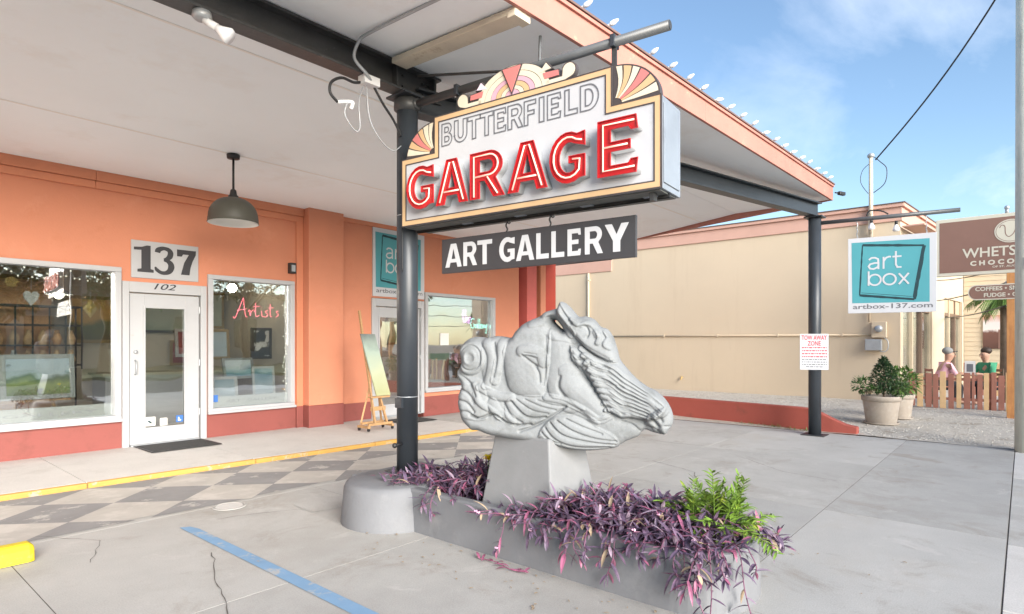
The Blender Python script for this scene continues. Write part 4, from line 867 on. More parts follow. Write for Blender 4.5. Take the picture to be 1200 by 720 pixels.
H_STR = [[[[-.073,1.767],[.005,1.779],[.069,1.728],[.108,1.664],[.146,1.613]],.022,.035],[[[-.152,1.691],[-.041,1.703],[.024,1.664],[.005,1.607],[.082,1.594],[.159,1.575]],.022,.020],[[[-.502,1.563],[-.447,1.465],[-.454,1.334],[-.488,1.236]],.022,.030],[[[-.365,1.576],[-.386,1.433],[-.420,1.269]],.022,.030],[[[-.433,1.550],[-.406,1.433],[-.433,1.302]],.011,-.020],[[[-.529,1.222],[-.406,1.159],[-.298,1.155]],.022,.035],[[[-.717,1.324],[-.612,1.247],[-.570,1.155]],.011,-.022],[[[-.724,1.218],[-.626,1.167],[-.584,1.102]],.011,-.022],[[[-.731,1.125],[-.640,1.101],[-.584,1.036]],.011,-.022],[[[-.710,1.033],[-.640,1.035],[-.570,.991]],.011,-.020],[[[-.577,1.234],[-.543,1.116],[-.447,1.053],[-.392,1.009]],.017,.030],[[[-.612,1.009],[-.543,.991],[-.461,1.020],[-.406,1.015],[-.338,.966],[-.258,.949],[-.152,.959]],.009,-.035],[[[-.440,1.106],[-.392,1.029],[-.298,.980]],.027,.030],[[[-.352,1.108],[-.298,1.019],[-.218,.970]],.011,-.020],[[[-.298,1.122],[-.205,1.028],[-.126,1.005],[-.041,1.014]],.009,-.028],[[[-.258,1.136],[-.139,1.062],[-.021,1.040]],.007,-.016],[[[-.192,1.138],[-.073,1.090],[.031,1.067]],.007,-.016],[[[-.099,1.134],[.005,1.104],[.095,1.094]],.007,-.014],[[[-.238,.904],[-.126,.947],[.005,1.022],[.108,1.095]],.010,-.030],[[[-.034,1.161],[.108,1.132],[.247,1.061],[.335,1.001],[.409,1.028]],.019,.028],[[[.108,1.082],[.234,1.035],[.322,.975]],.017,.022],[[[-.067,.904],[-.008,.849],[.069,.827]],.007,-.020],[[[-.008,.977],[.082,.891],[.247,.847],[.446,.825]],.008,-.025],[[[.043,.991],[.159,.919],[.310,.869],[.458,.850]],.008,-.022],[[[.108,1.006],[.222,.953],[.359,.902]],.008,-.020],[[[-.041,.937],[.031,.857],[.171,.806],[.409,.804]],.008,-.022],[[[-.041,1.601],[-.034,1.435],[-.054,1.243]],.008,-.012],[[[-.113,1.383],[-.086,1.332],[-.080,1.269]],.011,-.020],[[[-.211,1.492],[-.139,1.499],[-.067,1.461],[-.047,1.410]],.027,.030],[[[-.205,1.460],[-.139,1.409],[-.099,1.383]],.009,-.020],[[[-.192,1.479],[-.099,1.467]],.004,-.010],[[[-.185,1.460],[-.093,1.441]],.004,-.010],[[[-.338,1.576],[-.298,1.615],[-.258,1.666]],.010,-.030],[[[.069,1.309],[.056,1.233],[.095,1.170]],.011,-.020],[[[.209,1.514],[.273,1.465],[.336,1.428],[.397,1.406],[.458,1.375],[.518,1.324],[.576,1.283],[.634,1.243],[.690,1.207],[.745,1.167],[.800,1.120]],.012,.052],[[[.230,1.461],[.290,1.417],[.350,1.388],[.408,1.373],[.466,1.333],[.523,1.287],[.578,1.255],[.633,1.219],[.687,1.187],[.740,1.151],[.792,1.106]],.012,.040],[[[.250,1.407],[.307,1.374],[.364,1.361],[.419,1.337],[.474,1.295],[.528,1.253],[.580,1.227],[.632,1.195],[.683,1.169],[.734,1.134],[.783,1.092]],.013,.040],[[[.270,1.357],[.324,1.331],[.378,1.318],[.430,1.295],[.482,1.253],[.533,1.220],[.583,1.199],[.632,1.171],[.680,1.149],[.728,1.114],[.775,1.080]],.013,.052],[[[.290,1.308],[.341,1.288],[.392,1.283],[.441,1.257],[.490,1.217],[.538,1.188],[.585,1.171],[.631,1.147],[.677,1.128],[.722,1.097],[.766,1.070]],.014,.040],[[[.310,1.259],[.358,1.249],[.406,1.240],[.452,1.207],[.498,1.175],[.543,1.157],[.587,1.144],[.631,1.123],[.674,1.105],[.716,1.078],[.757,1.058]],.014,.040],[[[.330,1.212],[.375,1.207],[.419,1.194],[.463,1.161],[.506,1.136],[.548,1.128],[.589,1.116],[.630,1.099],[.670,1.085],[.710,1.062],[.749,1.052]],.013,.052],[[[.350,1.171],[.392,1.166],[.433,1.144],[.474,1.121],[.514,1.100],[.553,1.102],[.592,1.088],[.630,1.075],[.667,1.059],[.704,1.047],[.740,1.043]],.013,.040],[[[.370,1.122],[.409,1.121],[.447,1.101],[.485,1.075],[.522,1.067],[.558,1.073],[.594,1.060],[.629,1.051],[.664,1.040],[.698,1.032],[.732,1.034]],.012,.040],[[[.390,1.076],[.426,1.074],[.461,1.055],[.496,1.033],[.530,1.036],[.563,1.041],[.596,1.032],[.629,1.027],[.661,1.018],[.692,1.020],[.723,1.023]],.012,.052],[[[.159,1.500],[.197,1.449],[.260,1.462],[.310,1.412]],.014,.030],[[[.159,1.449],[.209,1.399],[.260,1.412]],.013,.030],[[[.209,1.374],[.285,1.262],[.347,1.151],[.397,1.077]],.009,-.020],[[[.458,1.253],[.507,1.241]],.009,-.015],[[[.359,1.388],[.409,1.364]],.009,-.015],[[[.146,1.714],[.209,1.676],[.260,1.694],[.310,1.663],[.347,1.600],[.335,1.550]],.013,.030],[[[.203,1.663],[.247,1.669],[.272,1.625],[.260,1.588]],.007,-.020],[[[.310,1.663],[.347,1.637],[.384,1.587]],.008,-.025],[[[.384,1.637],[.409,1.587],[.384,1.538],[.421,1.513]],.012,.025],[[[.133,1.664],[.197,1.575],[.297,1.500],[.409,1.438]],.008,-.012],[[[.050,1.829],[.095,1.753],[.146,1.689]],.012,-.030],[[[.316,1.625],[.328,1.600]],.012,.020],[[[.159,1.613],[.247,1.531],[.347,1.463],[.433,1.420]],.009,.010],[[[.700,1.025],[.747,.966]],.012,-.030],[[[.788,.967],[.829,.963]],.007,-.020],[[[.735,1.063],[.771,1.003]],.011,-.015],[[[.664,1.024],[.723,.941]],.010,.015],[[[.616,.930],[.568,.972],[.495,.994]],.010,-.020]]
H_DISC = [-.612,1.438]

def sdf_poly(PX_, PY_, poly):
    d2 = np.full(PX_.shape, 1e9); inside = np.zeros(PX_.shape, bool); n = len(poly); bx = np.zeros_like(PX_); by = np.zeros_like(PY_)
    for i in range(n):
        ax, ay = poly[i]; cx_, cy_ = poly[(i + 1) % n]; ex, ey = cx_ - ax, cy_ - ay
        t = np.clip(((PX_ - ax) * ex + (PY_ - ay) * ey) / (ex*ex + ey*ey + 1e-12), 0, 1); qx, qy = ax + t*ex, ay + t*ey; dd_ = (PX_ - qx)**2 + (PY_ - qy)**2
        m_ = dd_ < d2; d2 = np.where(m_, dd_, d2); bx = np.where(m_, qx, bx); by = np.where(m_, qy, by)
        c = ((ay <= PY_) & (cy_ > PY_)) | ((cy_ <= PY_) & (ay > PY_))
        with np.errstate(divide='ignore', invalid='ignore'): xi = ax + (PY_ - ay) / (cy_ - ay) * ex
        inside ^= c & (PX_ < xi)
    return np.where(inside, 1, -1) * np.sqrt(d2), bx, by
def d_line(PX_, PY_, pts):
    d2 = np.full(PX_.shape, 1e9)
    for (ax, ay), (cx_, cy_) in zip(pts[:-1], pts[1:]):
        ex, ey = cx_ - ax, cy_ - ay; t = np.clip(((PX_ - ax) * ex + (PY_ - ay) * ey) / (ex*ex + ey*ey + 1e-12), 0, 1)
        d2 = np.minimum(d2, (PX_ - ax - t*ex)**2 + (PY_ - ay - t*ey)**2)
    return np.sqrt(d2)
def curved(P, k=5): return [(v.x, v.y) for v in (Vector((q[0], q[1])) for q in [(w.x, w.y) for w in smoothpts([(p[0], p[1], 0) for p in P], k)])]
def sculpture():
    st = .0046
    ys_ = np.arange(-.86, .98, st); zs_ = np.arange(.74, 1.92, st); YY, ZZ = np.meshgrid(ys_, zs_)
    outl = curved(H_OUT + [H_OUT[0]], 3)[:-1]
    d, bx, by = sdf_poly(YY, ZZ, outl)
    for h in H_HOLES:
        dh, hx, hy = sdf_poly(YY, ZZ, h); m_ = -dh < d; d = np.where(m_, -dh, d); bx = np.where(m_, hx, bx); by = np.where(m_, hy, by)
    keep = d > -st * .72
    snap = keep & (d < st * .55)
    Y2 = np.where(snap, bx, YY); Z2 = np.where(snap, by, ZZ); dd_ = np.where(snap, 0, np.maximum(d, 0))
    rr = .07; t = np.clip(dd_ / rr, 0, 1); rim = .22 + .78 * np.sqrt(1 - (1 - t)**2); H = np.zeros_like(YY)          # rounded rim
    sm_ = lambda a, lo, hi: (lambda q: q * q * (3 - 2 * q))(np.clip((a - lo) / (hi - lo), 0, 1))
    hw = (.165 - .095 * sm_(Y2, -.1, .75)) * (1 - .35 * sm_(Z2, 1.45, 1.85))
    for poly, h, r in H_PLAT:
        e, _, _ = sdf_poly(Y2, Z2, curved(poly + [poly[0]], 3)[:-1]); t = np.clip(e / r, 0, 1); H = H + h * np.sqrt(1 - (1 - t)**2)
    dy, dz = H_DISC; q = np.sqrt(((Y2 - dy) / .118)**2 + ((Z2 - dz) / .130)**2)
    H = H + np.where(q < 1, .05 * np.sqrt(np.clip(1 - np.clip((q - .75) / .25, 0, 1)**2, 0, 1)), 0) - .02 * np.exp(-((q - .72) / .05)**2) + .018 * np.exp(-((q - .35) / .12)**2)
    for pts, r, h in H_STR:
        e = d_line(Y2, Z2, curved(pts)); r *= 1.15
        if h > 0: H = H + np.where(e < 2.2 * r, h * np.sqrt(np.clip(1 - (e / (1.35 * r))**2, 0, 1)), 0)
        else: H = H + 1.5 * h * np.exp(-(e / (r * .75))**1.5)
    nz = np.array([[mnoise.noise(Vector((a * 6, c * 6, 0))) * .005 + mnoise.noise(Vector((a * 34, c * 34, 3))) * .0022 for a in ys_] for c in zs_]); H = H + nz
    H = np.maximum(H, -.06); XF = rim * hw + .6 * H * (.75 + .25 * np.clip(dd_ / .02, 0, 1)); XB = -.02 - rim * hw * .9 - H * .3 * np.clip(dd_ / .05, 0, 1)
    idx = -np.ones(YY.shape, int); vv = []; R_, C_ = YY.shape
    fr_, bk_ = idx.copy(), idx.copy()
    for i in range(R_):
        for j in range(C_):
            if keep[i, j]:
                fr_[i, j] = len(vv); vv.append((3.63 + .423 * Y2[i, j] - .906 * XF[i, j], 2.66 - .906 * Y2[i, j] - .423 * XF[i, j], Z2[i, j]))
    for i in range(R_):
        for j in range(C_):
            if keep[i, j]: bk_[i, j] = len(vv); vv.append((3.63 + .423 * Y2[i, j] - .906 * XB[i, j], 2.66 - .906 * Y2[i, j] - .423 * XB[i, j], Z2[i, j]))
    ff = []; cell = keep[:-1, :-1] & keep[1:, :-1] & keep[:-1, 1:] & keep[1:, 1:]
    for i in range(R_ - 1):
        for j in range(C_ - 1):
            if not cell[i, j]: continue
            a, b_, c, e = (i, j), (i, j+1), (i+1, j+1), (i+1, j)
            ff.append((fr_[a], fr_[b_], fr_[c], fr_[e])); ff.append((bk_[a], bk_[e], bk_[c], bk_[b_]))
            for (p, q, ni, nj) in ((a, b_, i-1, j), (c, e, i+1, j), (b_, c, i, j+1), (e, a, i, j-1)):
                if not (0 <= ni < R_-1 and 0 <= nj < C_-1 and cell[ni, nj]): ff.append((fr_[q], fr_[p], bk_[p], bk_[q]))
    used = sorted({k for f in ff for k in f}); rm = {k: i for i, k in enumerate(used)}; vv = [vv[k] for k in used]; ff = [tuple(rm[k] for k in f) for f in ff]
    me = bpy.data.meshes.new('stone_sculpture'); me.from_pydata([tuple(map(float, p)) for p in vv], [], [tuple(map(int, f)) for f in ff]); me.validate(); me.update()
    o = link('stone_sculpture', me, 'stone', smooth=True)
    sm = o.modifiers.new('smooth', 'SMOOTH'); sm.factor = .3; sm.iterations = 1
    return o
tag(sculpture(), 'pale grey carved stone horse head sculpture with flowing mane on the plinth', 'sculpture')

# ---------------------------------------------------------------- plants in the planter
def leaf(b, p, d, L_, w, up, curl=.35, fold=.25):
    d = Vector(d).normalized(); up = Vector(up); sd = d.cross(up)
    if sd.length < .05: sd = d.cross(Vector((1, 0, .3)))
    sd.normalize(); nn = sd.cross(d).normalized(); p = Vector(p); vs = []; K = 4
    for k in range(K + 1):
        t = k / K; c = p + d * (L_ * t) - nn * (curl * L_ * t * t); ww = w * (math.sin(math.pi * min(1, .12 + t * .88)) ** .7) if k < K else 0.0006
        vs += [c - sd * ww + nn * ww * fold, c, c + sd * ww + nn * ww * fold]
    fs = []
    for k in range(K): fs += [(3*k, 3*k+1, 3*k+4, 3*k+3), (3*k+1, 3*k+2, 3*k+5, 3*k+4)]
    b.add(vs, fs)
def purple_plant(nm, lab, spots, seed, nstem, hmax, spill=()):
    r = random.Random(seed); t = thing(nm, (spots[0][0], spots[0][1], .28), lab, 'plant', 'purple trailing plants in the planter')
    L1, L2, L3, L4, ST, FL = MB(), MB(), MB(), MB(), MB(), MB()
    def stem(base, pts):
        P = smoothpts([base] + pts, 4); ST.tube(P, .0035, 5); n = len(P)
        for k in range(1, n):
            if r.random() < .18: continue
            tn = (P[k] - P[k-1]).normalized(); a = k * 2.4 + r.uniform(-.5, .5)
            o = tn.orthogonal().normalized(); o = Matrix.Rotation(a, 3, tn) @ o; d = (o + tn * r.uniform(.1, .8) + Vector((0, 0, r.uniform(-.1, .35)))).normalized()
            q = r.random(); tgt = L1 if q < .64 else (L2 if q < .74 else (L4 if q < .95 else L3))
            leaf(tgt, P[k], d, r.uniform(.045, .135), r.uniform(.008, .016), (0, 0, 1), r.uniform(.1, .55))
        tn = (P[-1] - P[-2]).normalized()
        for k in range(3):
            d = (tn + Vector((r.uniform(-.5, .5), r.uniform(-.5, .5), r.uniform(0, .5)))).normalized(); leaf(L2 if r.random() < .4 else L1, P[-1], d, r.uniform(.05, .09), .009, (0, 0, 1), .2)
        if r.random() < .10:
            for k in range(3):
                a = k * 2.1; FL.ball((P[-1].x + .008*math.cos(a), P[-1].y + .008*math.sin(a), P[-1].z + .012), .0075, 6, 4)
    for _ in range(nstem):
        cx_, cy_, rx_, ry_, h_ = r.choice(spots); a = r.uniform(0, 6.28); q = math.sqrt(r.random()); x, y = cx_ + rx_ * q * math.cos(a), cy_ + ry_ * q * math.sin(a)
        hh = h_ * r.uniform(.45, 1.05) * (1 - .35 * q); dx, dy = r.uniform(-.12, .12), r.uniform(-.12, .12)
        stem((x, y, .27), [(x + dx * .3, y + dy * .3, .27 + hh * .55), (x + dx, y + dy, .27 + hh * .95), (x + dx * 1.9, y + dy * 1.9, .27 + hh * r.uniform(.85, 1.1))])
    for (x, y), (ex, ey, ez) in spill:
        mx_, my_ = x + (ex - x) * .55, y + (ey - y) * .55
        stem((x, y, .30), [(mx_, my_, .40), (x + (ex - x) * .85, y + (ey - y) * .85, .35), (ex, ey, (ez + .34) / 2), (ex + r.uniform(-.03, .03), ey + r.uniform(-.05, .05), ez)])
    for bb, n2, mm in ((L1, 'leaves', 'purple'), (L2, 'pink_leaves', 'magenta'), (L3, 'dry_leaves', 'deadleaf'), (L4, 'grey_leaves', 'greyleaf'), (ST, 'stems', 'pstem'), (FL, 'flowers', 'pinkflower')):
        if bb.v:
            o = bb.build(n2, mm, t); o['kind'] = 'stuff'
    return t
r5 = random.Random(11)
sp1 = [((3.45, 3.6), (3.20 + r5.uniform(-.03, 0), 3.55 + .1*k, .20 + .05*k)) for k in range(2)]
purple_plant('purple_plant', 'purple leaved plant between the steel column and the stone plinth', [(3.62, 3.98, .28, .30, .20), (3.62, 3.55, .27, .26, .27), (3.70, 3.42, .22, .2, .33)], 21, 150, .3, sp1)
sp2 = [((3.4, y), (3.205 + r5.uniform(-.05, 0), y + r5.uniform(-.1, .1), z)) for y, z in ((2.7, .30), (2.55, .28), (2.78, .10), (2.4, .25))]
purple_plant('purple_plant', 'low row of purple leaves hugging the planter rim before the plinth', [(3.37, 2.62, .05, .30, .09), (3.37, 2.40, .06, .2, .12)], 22, 46, .1, sp2)
sp3 = []
for k in range(17):
    y = r5.uniform(1.35, 2.35); sp3.append(((3.42, y), (3.20 + r5.uniform(-.08, .01), y + r5.uniform(-.12, .12), r5.choice([.29, .27, .24, .2, .13, .26]))))
for k in range(7):
    a = R(r5.uniform(190, 300)); sp3.append(((3.65 + .28*math.cos(a), 1.6 + .28*math.sin(a)), (3.65 + .50*math.cos(a), 1.56 + .46*math.sin(a), r5.choice([.3, .26, .18, .03, .27]))))
for k in range(7):
    a = R(r5.uniform(285, 345)); sp3.append(((3.72 + .2*math.cos(a), 1.55 + .2*math.sin(a)), (3.76 + .34*math.cos(a), 1.52 + .38*math.sin(a), r5.choice([.38, .3, .34, .26]))))
purple_plant('purple_plant', 'large mound of purple leaves spilling over the street end of the planter', [(3.62, 2.15, .29, .28, .24), (3.62, 1.85, .29, .28, .27), (3.60, 1.58, .27, .24, .22), (3.50, 2.28, .17, .2, .26)], 23, 330, .3, sp3)
fs_ = purple_plant('fallen_purple_sprig', 'broken purple sprig lying on the concrete against the planter side', [(3.17, 2.72, .01, .01, .01)], 24, 0, .1)
b = MB(); rr_ = random.Random(5); P = smoothpts([(3.12, 2.96, .012), (3.13, 2.8, .02), (3.10, 2.66, .014), (3.13, 2.52, .018)], 4); b.tube(P, .0035, 5)
for k in range(len(P)): leaf(b, P[k], (rr_.uniform(-1, 1), rr_.uniform(-1, 1), rr_.uniform(.1, .5)), .07, .011, (0, 0, 1), .3)
b.build('leaves', 'magenta', fs_)
# green fern-like cycad
fn = thing('green_fern', (3.76, 1.5, .28), 'bright yellow green fern plant at the street end of the planter', 'plant')
r = random.Random(31)
for k in range(64):
    a = k * 2.39996 + r.uniform(-.2, .2); el = R(r.uniform(12, 86)); Lf = r.uniform(.20, .37); d = Vector((math.cos(a) * math.cos(el), math.sin(a) * math.cos(el), math.sin(el)))
    base = Vector((3.76 + .10 * math.cos(a * 1.7), 1.50 + .14 * math.sin(a * 1.3), .36 + r.uniform(0, .05))); P = [base + d * (Lf * t / 8) + Vector((0, 0, -.14 * (t / 8) ** 2 * math.cos(el))) for t in range(9)]
    b = MB(); b.tube(P, [.004 - .0003 * t for t in range(9)], 5)
    n = 13
    for q in range(3, n + 1):
        t = q / n * 8; i = min(7, int(t)); p = P[i].lerp(P[i+1], t - i); tn = (P[i+1] - P[i]).normalized(); sd = tn.cross(Vector((0, 0, 1)))
        if sd.length < .1: sd = Vector((math.sin(a), -math.cos(a), 0))
        sd.normalize()
        for s_ in (-1, 1): leaf(b, p, sd * s_ + tn * .75 + Vector((0, 0, .18)), .075 * (1 - .5 * abs(q / n - .5)) + r.uniform(-.02, .02), .008, (r.uniform(-.6, .6), r.uniform(-.6, .6), 1), r.uniform(-.1, .5))
    b.build('frond', 'fern', fn)
# yellow flower
yfw = thing('yellow_flower', (3.62, 3.30, .3), 'single yellow flower beside the stone plinth', 'flower')
MB().tube([(3.60, 3.33, .28), (3.60, 3.32, .5), (3.59, 3.30, .60)], .004, 6).build('stem', 'leaf', yfw)
for k in range(9):
    a = k * .7; b = MB(); leaf(b, (3.59, 3.30, .60 + .01 * (k % 3)), (-.6 + math.cos(a) * .8, math.sin(a), .5 + .3 * (k % 2)), .055, .022, (0, 0, 1), .2); b.build('petal', 'yellowflower', yfw)
# ---------------------------------------------------------------- cream building and cafe on the right
cb = thing('cream_building', (17.5, 6, 0), 'cream stucco building with brown parapet band beyond the gravel yard', 'building')
MB().box(17.5, 17.75, 2.33, 10.5, -.1, 4.56).build('side_wall', 'cream', cb)
MB().box(17.5, 17.75, 10.5, 26, -.1, 3.95).build('side_wall', 'cream', cb)
MB().box(17.46, 17.78, 2.30, 10.5, 4.56, 4.90).build('parapet_band', 'cream_trim', cb, bev=.01)
MB().box(17.40, 17.84, 2.24, 10.5, 4.90, 4.985).build('parapet_cap', 'cream_trim', cb, bev=.008); MB().box(17.38, 17.86, 2.22, 10.5, 4.986, 5.01).build('cap_flashing', 'cap_dark', cb)
MB().box(17.47, 17.79, 10.5, 26, 3.95, 4.32).build('parapet_band', 'cream_trim', cb, bev=.01)
MB().box(17.8, 26.2, 2.9, 26, 4.4, 4.5).build('roof', 'cap_dark', cb)
MB().box(17.8, 26.2, 10, 10.2, 0, 4.4).build('room_wall', 'room_wall', cb); MB().box(17.75, 26.2, 2.4, 10, -.05, .06).build('room_floor', 'room_floor', cb); MB().box(17.75, 26.2, 2.6, 10, 3.3, 3.38).build('room_ceiling', 'room_ceiling', cb)
# street front, slightly skewed
DF = Vector((8.7, -.70, 0)).normalized(); MFc = frame((17.5, 2.32, 0), DF)
def fb(nm, s0, s1, z0, z1, d0, d1, m, par=cb, bev=0): return MB().slab(MFc, [(s0, z0), (s1, z0), (s1, z1), (s0, z1)], d0, d1).build(nm, m, par, bev=bev)
fb('front_wall', 0, .28, -.1, 4.56, -.25, .0, 'cream'); fb('front_wall', .281, 8.7, 2.95, 4.56, -.25, .0, 'cream')
fb('parapet_band', -.04, 8.7, 4.561, 4.90, -.2, .04, 'cream_trim'); fb('parapet_cap', -.08, 8.7, 4.901, 4.986, -.2, .10, 'cream_trim'); fb('cap_flashing', -.1, 8.7, 4.987, 5.012, -.2, .12, 'cap_dark')
fb('soffit', -.02, 8.7, 4.40, 4.43, .04, .5, 'cream_trim')
fb('front_pillar', 3.55, 5.35, -.1, 2.95, -.25, .02, 'cream'); fb('front_pillar', 8.4, 8.7, -.1, 2.95, -.25, .02, 'cream')
for s0, s1 in ((.3, 3.53), (5.37, 8.38)):
    w = fb('shop_window', s0, s1, .05, .5, -.12, -.04, 'frame_brown')
    n = 3; st_ = (s1 - s0) / n
    for k in range(n + 1): fb('mullion', max(s0, s0 + k*st_ - .07), min(s1, s0 + k*st_ + .07), .501, 2.94, -.13, -.02, 'frame_tan' if k % 2 else 'frame_brown', w)
    for k in range(n): fb('pane', s0 + k*st_ + .07, s0 + (k+1)*st_ - .07, .502, 2.4, -.09, -.08, 'glass_door', w)
    fb('head_rail', s0 + .071, s1 - .071, 2.4, 2.5, -.125, -.025, 'frame_brown', w); fb('transom', s0 + .072, s1 - .072, 2.501, 2.94, -.11, -.05, 'frame_tan', w)
# lap sided return wall with a poster
sw = thing('siding_wall', (26.2, .5, 0), 'cream lap sided wall at the back of the cafe terrace', 'wall')
MB().box(26.22, 26.5, -2.2, 1.62, -.1, 4.2).build('core', 'siding', sw)
for k in range(26): MB().add([(26.20, -2.2, k*.16), (26.20, 1.6, k*.16), (26.215, 1.6, k*.16 + .158), (26.215, -2.2, k*.16 + .158), (26.23, -2.2, k*.16), (26.23, 1.6, k*.16), (26.23, 1.6, k*.16 + .158), (26.23, -2.2, k*.16 + .158)], [(0,3,2,1),(0,1,5,4),(3,7,6,2),(0,4,7,3),(1,2,6,5)]).build('siding_board', 'siding', sw)
po = thing('wall_poster', (26.19, .8, 1.35), 'brown and cream food poster on the sided wall', 'poster')
paint_mat('paint_food', [(0, (.10,.045,.03)), (.45, (.16,.07,.05)), (.55, (.75,.68,.64)), (.75, (.70,.64,.62)), (1, (.55,.28,.18))], 3, 2, 1.35, 2.5)
MB().box(26.16, 26.19, .52, 1.07, 1.35, 2.49).build('print', 'paint_food', po); MB().box(26.155, 26.1595, .525, .66, 1.36, 2.0).build('caption_strip', 'choc', po)
for k in range(6): MB().box(26.152, 26.1545, .535, .60, 1.45 + k * .085, 1.475 + k * .085).build('caption_line', 'choc_cream', po)
# wall services on the cream side wall
XW = 17.5
cd = thing('wall_conduit', (XW, 7, 1.75), 'thin cream conduit running level along the cream wall', 'conduit')
MB().cyl((XW - .025, 2.95, 1.755), (XW - .025, 10.6, 1.765), .022, n=10).build('pipe', 'cream', cd, smooth=True)
for y in (3.6, 5.2, 6.9, 8.6): MB().box(XW - .05, XW, y - .02, y + .02, 1.72, 1.80).build('strap', 'cream', cd)
dn = thing('downspout', (XW, 11.4, 0), 'thin cream downpipe near the far end of the cream wall', 'pipe'); MB().cyl((XW - .05, 11.4, 0), (XW - .05, 11.4, 3.94), .035, n=12).build('pipe', 'cream', dn, smooth=True)
for z in (.9, 2.4, 3.7): MB().box(XW - .09, XW, 11.35, 11.45, z - .02, z + .02).build('strap', 'cream', dn)
em = thing('electric_meter', (XW, 2.75, 1.65), 'cream electric meter box with round glass dial on the cream wall', 'meter')
MB().box(XW - .13, XW, 2.60, 2.92, 1.68, 2.08).build('box', 'cream', em, bev=.01); MB().lathe([(.001,-.10),(.075,-.095),(.085,-.05),(.09,0)], (XW - .13, 2.76, 1.90), 20, 'x').build('dial', 'galv', em, smooth=True)
MB().cyl((XW - .06, 2.98, 2.08), (XW - .06, 2.98, 4.9), .028, n=10).build('riser', 'cream', em, smooth=True)
gb = thing('grey_utility_box', (XW, 2.85, 1.4), 'grey utility box below the meter with a looped cable', 'utility box')
MB().box(XW - .16, XW, 2.70, 3.06, 1.36, 1.64).build('box', 'galv', gb, bev=.012); MB().tube(smoothpts([(XW - .06, 2.66, 1.68), (XW - .06, 2.58, 1.6), (XW - .06, 2.57, 1.42), (XW - .06, 2.64, 1.33), (XW - .06, 2.75, 1.34)]), .012, 8).build('cable', 'galv', gb, smooth=True)
sg_ = thing('wall_spigot', (XW, 8.0, .47), 'small brass tap low on the cream wall', 'tap'); MB().cyl((XW, 8, .48), (XW - .1, 8, .48), .018, n=10).build('pipe', 'gold', sg_, smooth=True); MB().cyl((XW - .09, 8, .48), (XW - .12, 8, .41), .016, n=10).build('spout', 'gold', sg_, smooth=True); MB().lathe([(.001,.0),(.04,.0),(.04,.012),(.001,.012)], (XW - .07, 8, .52), 10).build('handle', 'gold', sg_)
# service mast and overhead wire
ms = thing('service_mast', (17.35, 2.95, 4.2), 'weathered service mast with cable loops on the cream building', 'mast')
MB().cyl((17.36, 2.93, 4.1), (17.36, 2.93, 6.22), .05, .045, n=14).build('pole', 'batten', ms, smooth=True)
MB().ball((17.36, 2.93, 6.25), .085, 14, 8, (1, 1, .8)).build('weather_head', 'galv', ms, smooth=True)
for z in (4.3, 4.75): MB().box(17.32, 17.48, 2.90, 2.96, z, z + .04).build('bracket', 'galv', ms)
MB().tube(smoothpts([(17.36,2.85,6.2),(17.3,2.72,6.05),(17.3,2.58,5.85),(17.3,2.62,5.5),(17.3,2.86,5.3)]), .010, 6).build('drip_loop', 'black', ms, smooth=True)
MB().tube(smoothpts([(17.36,2.9,6.1),(17.3,3.1,5.9),(17.3,3.14,5.6),(17.32,2.98,5.3)]), .008, 6).build('drip_loop', 'black', ms, smooth=True)
ow = thing('overhead_wire', (17.3, 2.8, 6.1), 'black overhead wire rising from the mast across the sky', 'wire')
A_, B_ = Vector((17.32, 2.82, 6.12)), Vector((13.4, -.62, 10.4)); A2 = B_ + (B_ - A_) * .6
MB().tube([A_ + (A2 - A_) * (k/24) + Vector((0, 0, -1.1 * math.sin(math.pi * k / 24))) for k in range(25)], .018, 6).build('cable', 'black', ow, smooth=True)
# ---------------------------------------------------------------- art box hanging sign on the far post
DA = Vector((.149, -.989, 0)).normalized(); PA = Vector((11.01, 2.68, 0)); NA = DA.cross(Vector((0, 0, 1)))
def AP(s, z, o=0): return PA + DA * s + NA * o + Vector((0, 0, z))
ap = thing('pipe_bracket', AP(.1, 3.56), 'dark pipe arm on the far post with two bare bulbs', 'pipe arm')
MB().cyl(AP(-.05, 3.555), AP(1.97, 3.56), .033, n=20).build('pipe', 'pipe', ap, smooth=True)
MB().tube(smoothpts([AP(.75, 3.6), AP(.80, 3.68), AP(.95, 3.66), AP(1.05, 3.6)]), .012, 6).build('cable', 'black', ap, smooth=True)
for s, z in ((.82, 3.50), (1.155, 3.44)):
    MB().cyl(AP(s, z + .04), AP(s, z - .02), .022, n=12).build('lamp_socket', 'black', ap, smooth=True)
    MB().lathe([(.018, z - .02), (.05, z - .09), (.048, z - .12), (.001, z - .13)], AP(s, 0), 16).build('bulb', 'bulb', ap, smooth=True)
ax = thing('art_hanging_sign', AP(1.08, 2.03), 'square teal and white hanging art sign on the far post arm', 'sign')
MB().slab(frame(AP(0, 0), DA), [(.49,2.03),(1.68,2.03),(1.68,3.25),(.49,3.25)], -.012, .012).build('panel', 'panel_white', ax, bev=.003)
artbox_print(frame(AP(.49, 2.03, .012), DA), 1.19, 1.22, ax)
for s in (.62, 1.55):
    MB().tube([AP(s + .007 * math.sin(k * 1.3), 3.245 + k * .02, .007 * math.cos(k * 1.3)) for k in range(15)], .007, 6).build('chain', 'galv', ax)
tw = thing('tow_away_sign', AP(0, 1.09, .12), 'small white tow away zone notice with red lettering on the far post', 'sign')
MT = frame(AP(0, 0, .108), Vector((.35, -.937, 0)))
MB().slab(MT, [(-.215,1.10),(.215,1.10),(.215,1.70),(-.215,1.70)], 0, .006).build('panel', 'panel_white', tw, bev=.002)
text('lettering', 'TOW AWAY', MT, -.19, 1.60, .075, 'red_ink', tw, width=.38, d=.0075, bold=.002); text('lettering', 'ZONE', MT, -.10, 1.505, .075, 'red_ink', tw, width=.20, d=.0075, bold=.002)
rr_ = random.Random(9)
